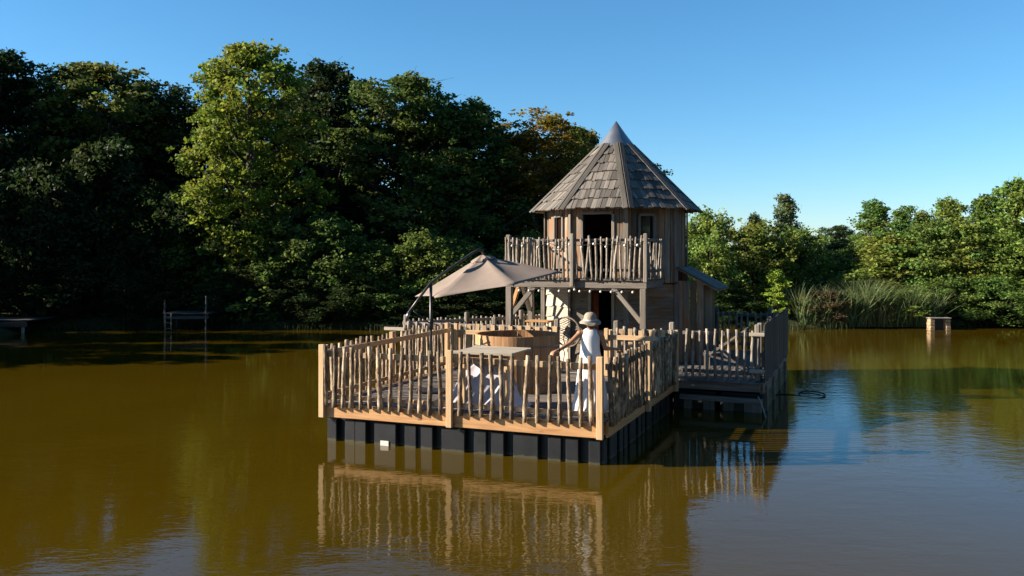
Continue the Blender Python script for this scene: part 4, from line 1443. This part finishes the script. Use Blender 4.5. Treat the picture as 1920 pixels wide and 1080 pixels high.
G3 = 'bushes along the shaded left bank'
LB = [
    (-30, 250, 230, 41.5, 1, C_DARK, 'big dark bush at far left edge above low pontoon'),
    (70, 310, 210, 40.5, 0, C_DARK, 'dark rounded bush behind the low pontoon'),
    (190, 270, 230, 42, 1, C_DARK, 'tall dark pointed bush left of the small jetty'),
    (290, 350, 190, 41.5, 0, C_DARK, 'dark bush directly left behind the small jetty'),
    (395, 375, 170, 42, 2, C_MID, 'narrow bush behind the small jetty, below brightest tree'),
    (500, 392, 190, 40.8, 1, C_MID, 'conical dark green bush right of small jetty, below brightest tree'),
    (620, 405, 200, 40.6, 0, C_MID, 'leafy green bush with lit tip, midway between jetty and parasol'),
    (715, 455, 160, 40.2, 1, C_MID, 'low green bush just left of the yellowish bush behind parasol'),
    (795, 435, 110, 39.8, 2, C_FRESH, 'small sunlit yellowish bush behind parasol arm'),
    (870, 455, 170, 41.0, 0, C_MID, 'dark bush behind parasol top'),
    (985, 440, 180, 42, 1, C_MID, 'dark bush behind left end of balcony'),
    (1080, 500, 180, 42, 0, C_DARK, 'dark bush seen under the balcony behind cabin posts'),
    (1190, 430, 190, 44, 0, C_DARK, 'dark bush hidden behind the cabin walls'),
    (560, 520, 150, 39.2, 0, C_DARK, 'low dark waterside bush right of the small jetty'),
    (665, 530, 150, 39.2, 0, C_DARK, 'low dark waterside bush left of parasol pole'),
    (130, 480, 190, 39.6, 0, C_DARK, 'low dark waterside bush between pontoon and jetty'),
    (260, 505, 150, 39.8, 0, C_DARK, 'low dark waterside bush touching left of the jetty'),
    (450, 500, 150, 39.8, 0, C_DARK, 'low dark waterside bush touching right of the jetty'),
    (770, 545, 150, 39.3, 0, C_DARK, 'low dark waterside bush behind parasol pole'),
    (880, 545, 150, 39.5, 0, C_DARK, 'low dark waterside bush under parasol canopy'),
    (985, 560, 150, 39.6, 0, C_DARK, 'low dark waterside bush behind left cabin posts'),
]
for k, (x, y, w, Y, p, c, lab) in enumerate(LB):
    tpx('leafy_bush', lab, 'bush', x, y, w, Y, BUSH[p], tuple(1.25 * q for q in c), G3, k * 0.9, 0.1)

G4 = 'trees and bushes along the sunlit right bank'
RB = [
    ('bush', 1330, 396, 110, 40.5, BUSH[2], C_FRESH, 'light green tall bush directly right of the cabin'),
    ('tree', 1325, 400, 60, 43, AIRY[1], C_WILLOW, 'thin pale tree top behind the light green bush beside cabin'),
    ('bush', 1412, 418, 190, 43.5, BUSH[0], C_OLIVE, 'broad dense bush second from the cabin on right bank'),
    ('tree', 1475, 366, 105, 47, AIRY[0], C_WILLOW, 'airy feathery tree standing above the dense bushes, alone against the sky'),
    ('bush', 1500, 430, 170, 45, BUSH[0], C_MID, 'dense bush below the airy feathery tree'),
    ('bush', 1590, 448, 190, 50, BUSH[0], C_DARK, 'dark bush in the dip of the right bank skyline'),
    ('tree', 1575, 424, 90, 75, OAKS[0], C_DARK, 'distant dark round tree in the skyline dip'),
    ('tree', 1640, 378, 120, 45, AIRY[1], C_MID, 'slim leafy tree left of twin right of skyline dip'),
    ('tree', 1695, 388, 110, 44, AIRY[0], C_MID, 'slim leafy tree with wide crown, second right of skyline dip'),
    ('bush', 1660, 440, 210, 43, BUSH[1], C_OLIVE, 'olive bush beneath the two slim leafy trees'),
    ('bush', 1745, 415, 200, 42, BUSH[0], C_MID, 'rounded bush left of the right hand trees'),
    ('tree', 1778, 374, 120, 43.5, AIRY[1], C_FRESH, 'leafy tree with notched top, third from right edge'),
    ('tree', 1846, 366, 140, 42.5, AIRY[0], C_MID, 'leafy tree second from right edge of photo'),
    ('tree', 1908, 338, 150, 41.5, AIRY[1], C_FRESH, 'tallest leafy tree at the right edge of photo'),
    ('tree', 1990, 350, 200, 42.0, OAKS[2], C_MID, 'leafy tree cut by the right edge of photo'),
    ('bush', 1800, 420, 220, 42.0, BUSH[1], C_OLIVE, 'large sunlit bush above the stone sluice'),
    ('bush', 1890, 430, 220, 41.0, BUSH[0], C_FRESH, 'large sunlit bush at right edge over the water'),
    ('bush', 1870, 515, 170, 39.6, BUSH[0], C_MID, 'low leafy bush overhanging water right of the sluice'),
    ('bush', 1770, 520, 150, 40.2, BUSH[0], C_MID, 'low leafy bush directly behind the stone sluice'),
    ('bush', 1690, 545, 110, 39.3, BUSH[0], C_FRESH, 'low sunlit bush at the water left of the sluice'),
    ('bush', 1310, 530, 120, 40.2, BUSH[0], C_MID, 'low bush behind lean-to roof of the cabin'),
    ('bush', 1375, 545, 130, 40.0, BUSH[0], C_DARK, 'low dark bush behind the back fence of old platform'),
    ('bush', 1455, 505, 70, 39.3, SPRIG[0], C_LIME, 'small bright yellow green sapling at water edge by plank fence'),
    ('bush', 1590, 540, 170, 44, BUSH[0], C_DARK, 'dark bush behind the reeds'),
    ('bush', 1548, 545, 85, 38.9, BUSH[2], (0.05, 0.036, 0.02), 'reddish brown half dead bush standing in the reeds'),
    ('tree', 1730, 398, 85, 44.5, AIRY[1], C_OLIVE, 'small slim tree between the slim twins and the right hand trees'),
    ('tree', 1415, 402, 60, 46, AIRY[1], C_WILLOW, 'short slim tree top poking above the broad dense bush'),
    ('bush', 1960, 500, 200, 40.0, BUSH[0], C_DARK, 'dark bush at the water beyond the right edge'),
]
for k, (cat, x, y, w, Y, p, c, lab) in enumerate(RB):
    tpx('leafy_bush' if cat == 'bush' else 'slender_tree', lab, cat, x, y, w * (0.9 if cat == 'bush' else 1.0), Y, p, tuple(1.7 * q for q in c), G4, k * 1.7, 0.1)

# trees along the left bank outside the frame: their shade lies on the bank and the water
G5 = 'tall trees on the left bank beyond the frame'
for k, (X, Y, H, Wd) in enumerate([(-23.5, 26.5, 6, 5.5), (-26, 29.5, 8.5, 6.5), (-28, 33, 10, 7), (-30, 37.5, 10, 6), (-31, 44.5, 17, 8), (-37, 43, 17, 8), (-44, 46, 20, 9), (-34, 49, 18, 8), (-26.5, 27, 5, 5), (-40, 37, 11, 7), (-36, 33, 11, 8), (-33, 28, 7, 6)]):
    tree('oak_tree', 'shade tree standing on the left bank beyond the left edge', 'tree', X, Y, H, Wd, OAKS[k % 3], 13.0, 8.6, C_DARK, G5, k * 1.1, 0.3)
# unseen trees added behind and right of the view to block skylight
G6 = 'unseen trees added round the near and right shores to block skylight'
ring = [(31, 34), (32, 27), (31, 20), (32, 13), (31, 6), (32, -1), (36, -5), (33, -10), (26, -9), (19, -11), (12, -9), (5, -11), (-2, -10), (-9, -12), (33, 41), (31, 45), (37, 30), (38, 17), (38, 3)]
for k, (X, Y) in enumerate(ring):
    tree('oak_tree', 'unseen tree added behind or right of the camera to block skylight', 'tree', X, Y, 15 + (k * 7 % 4), 8.5, OAKS[k % 3], 13.0, 8.6, C_MID, G6, k * 0.8, 0.3)

# reeds on the right bank
rng = np.random.default_rng(77)
NB = 12000
rx = rng.uniform(px(1478, 0, 40).x, px(1730, 0, 40).x, NB)
ry = rng.uniform(38.3, 42.3, NB)
rh = rng.uniform(1.0, 2.45, NB) * (0.62 + 0.30 * np.sin(rx * 0.9 + 0.6 * np.sin(ry * 3)) ** 2 + 0.16 * np.sin(rx * 3.7))
lean = rng.normal(0, 0.26, (NB, 2)); lean[:, 0] += 0.10
wv = rng.normal(size=(NB, 2)); wv /= np.linalg.norm(wv, axis=1, keepdims=True)
wd = rng.uniform(0.010, 0.024, (NB, 1))
co = []
for q, wq in ((0, 0.6), (0.5, 1.0), (0.85, 0.7), (1.0, 0.1)):
    c = np.stack([rx + lean[:, 0] * rh * q * q * 1.3, ry + lean[:, 1] * rh * q * q, 0.05 + rh * q * (1 - 0.12 * q)], 1)
    o = np.concatenate([wv * wd * wq, np.zeros((NB, 1))], 1)
    co += [c - o, c + o]
co = np.stack(co, 1).reshape(-1, 3)
b8 = np.arange(NB)[:, None] * 8
fc = np.concatenate([b8 + np.array([[0, 1, 3, 2]]), b8 + np.array([[2, 3, 5, 4]]), b8 + np.array([[4, 5, 7, 6]])])
reeds = put('reeds', quads_mesh('reeds', co, fc, M_LEAF)); reeds.color = (0.098, 0.125, 0.05, 1)
tag(reeds, 'pale green reed bed on the right bank', 'reeds', kind='stuff')

# bank grass and fringe
NB = 14000
rx = rng.uniform(-30, 30, NB)
ry = shore(rx) + rng.uniform(-1.0, 2.2, NB)
rh = rng.uniform(0.12, 0.42, NB)
lean = rng.normal(0, 0.3, (NB, 2))
wv = rng.normal(size=(NB, 2)); wv /= np.linalg.norm(wv, axis=1, keepdims=True)
wd = rng.uniform(0.012, 0.03, (NB, 1))
co = []
for q, wq in ((0, 1.0), (0.6, 0.8), (1.0, 0.1)):
    c = np.stack([rx + lean[:, 0] * rh * q * q, ry + lean[:, 1] * rh * q * q, -0.05 + rh * q], 1)
    o = np.concatenate([wv * wd * wq, np.zeros((NB, 1))], 1)
    co += [c - o, c + o]
co = np.stack(co, 1).reshape(-1, 3)
b6 = np.arange(NB)[:, None] * 6
fc = np.concatenate([b6 + np.array([[0, 1, 3, 2]]), b6 + np.array([[2, 3, 5, 4]])])
gr = put('bank_grass', quads_mesh('bank_grass', co, fc, M_LEAF)); gr.color = (0.022, 0.031, 0.011, 1)
tag(gr, 'rough grass along the waterline of the far bank', 'grass', kind='stuff')
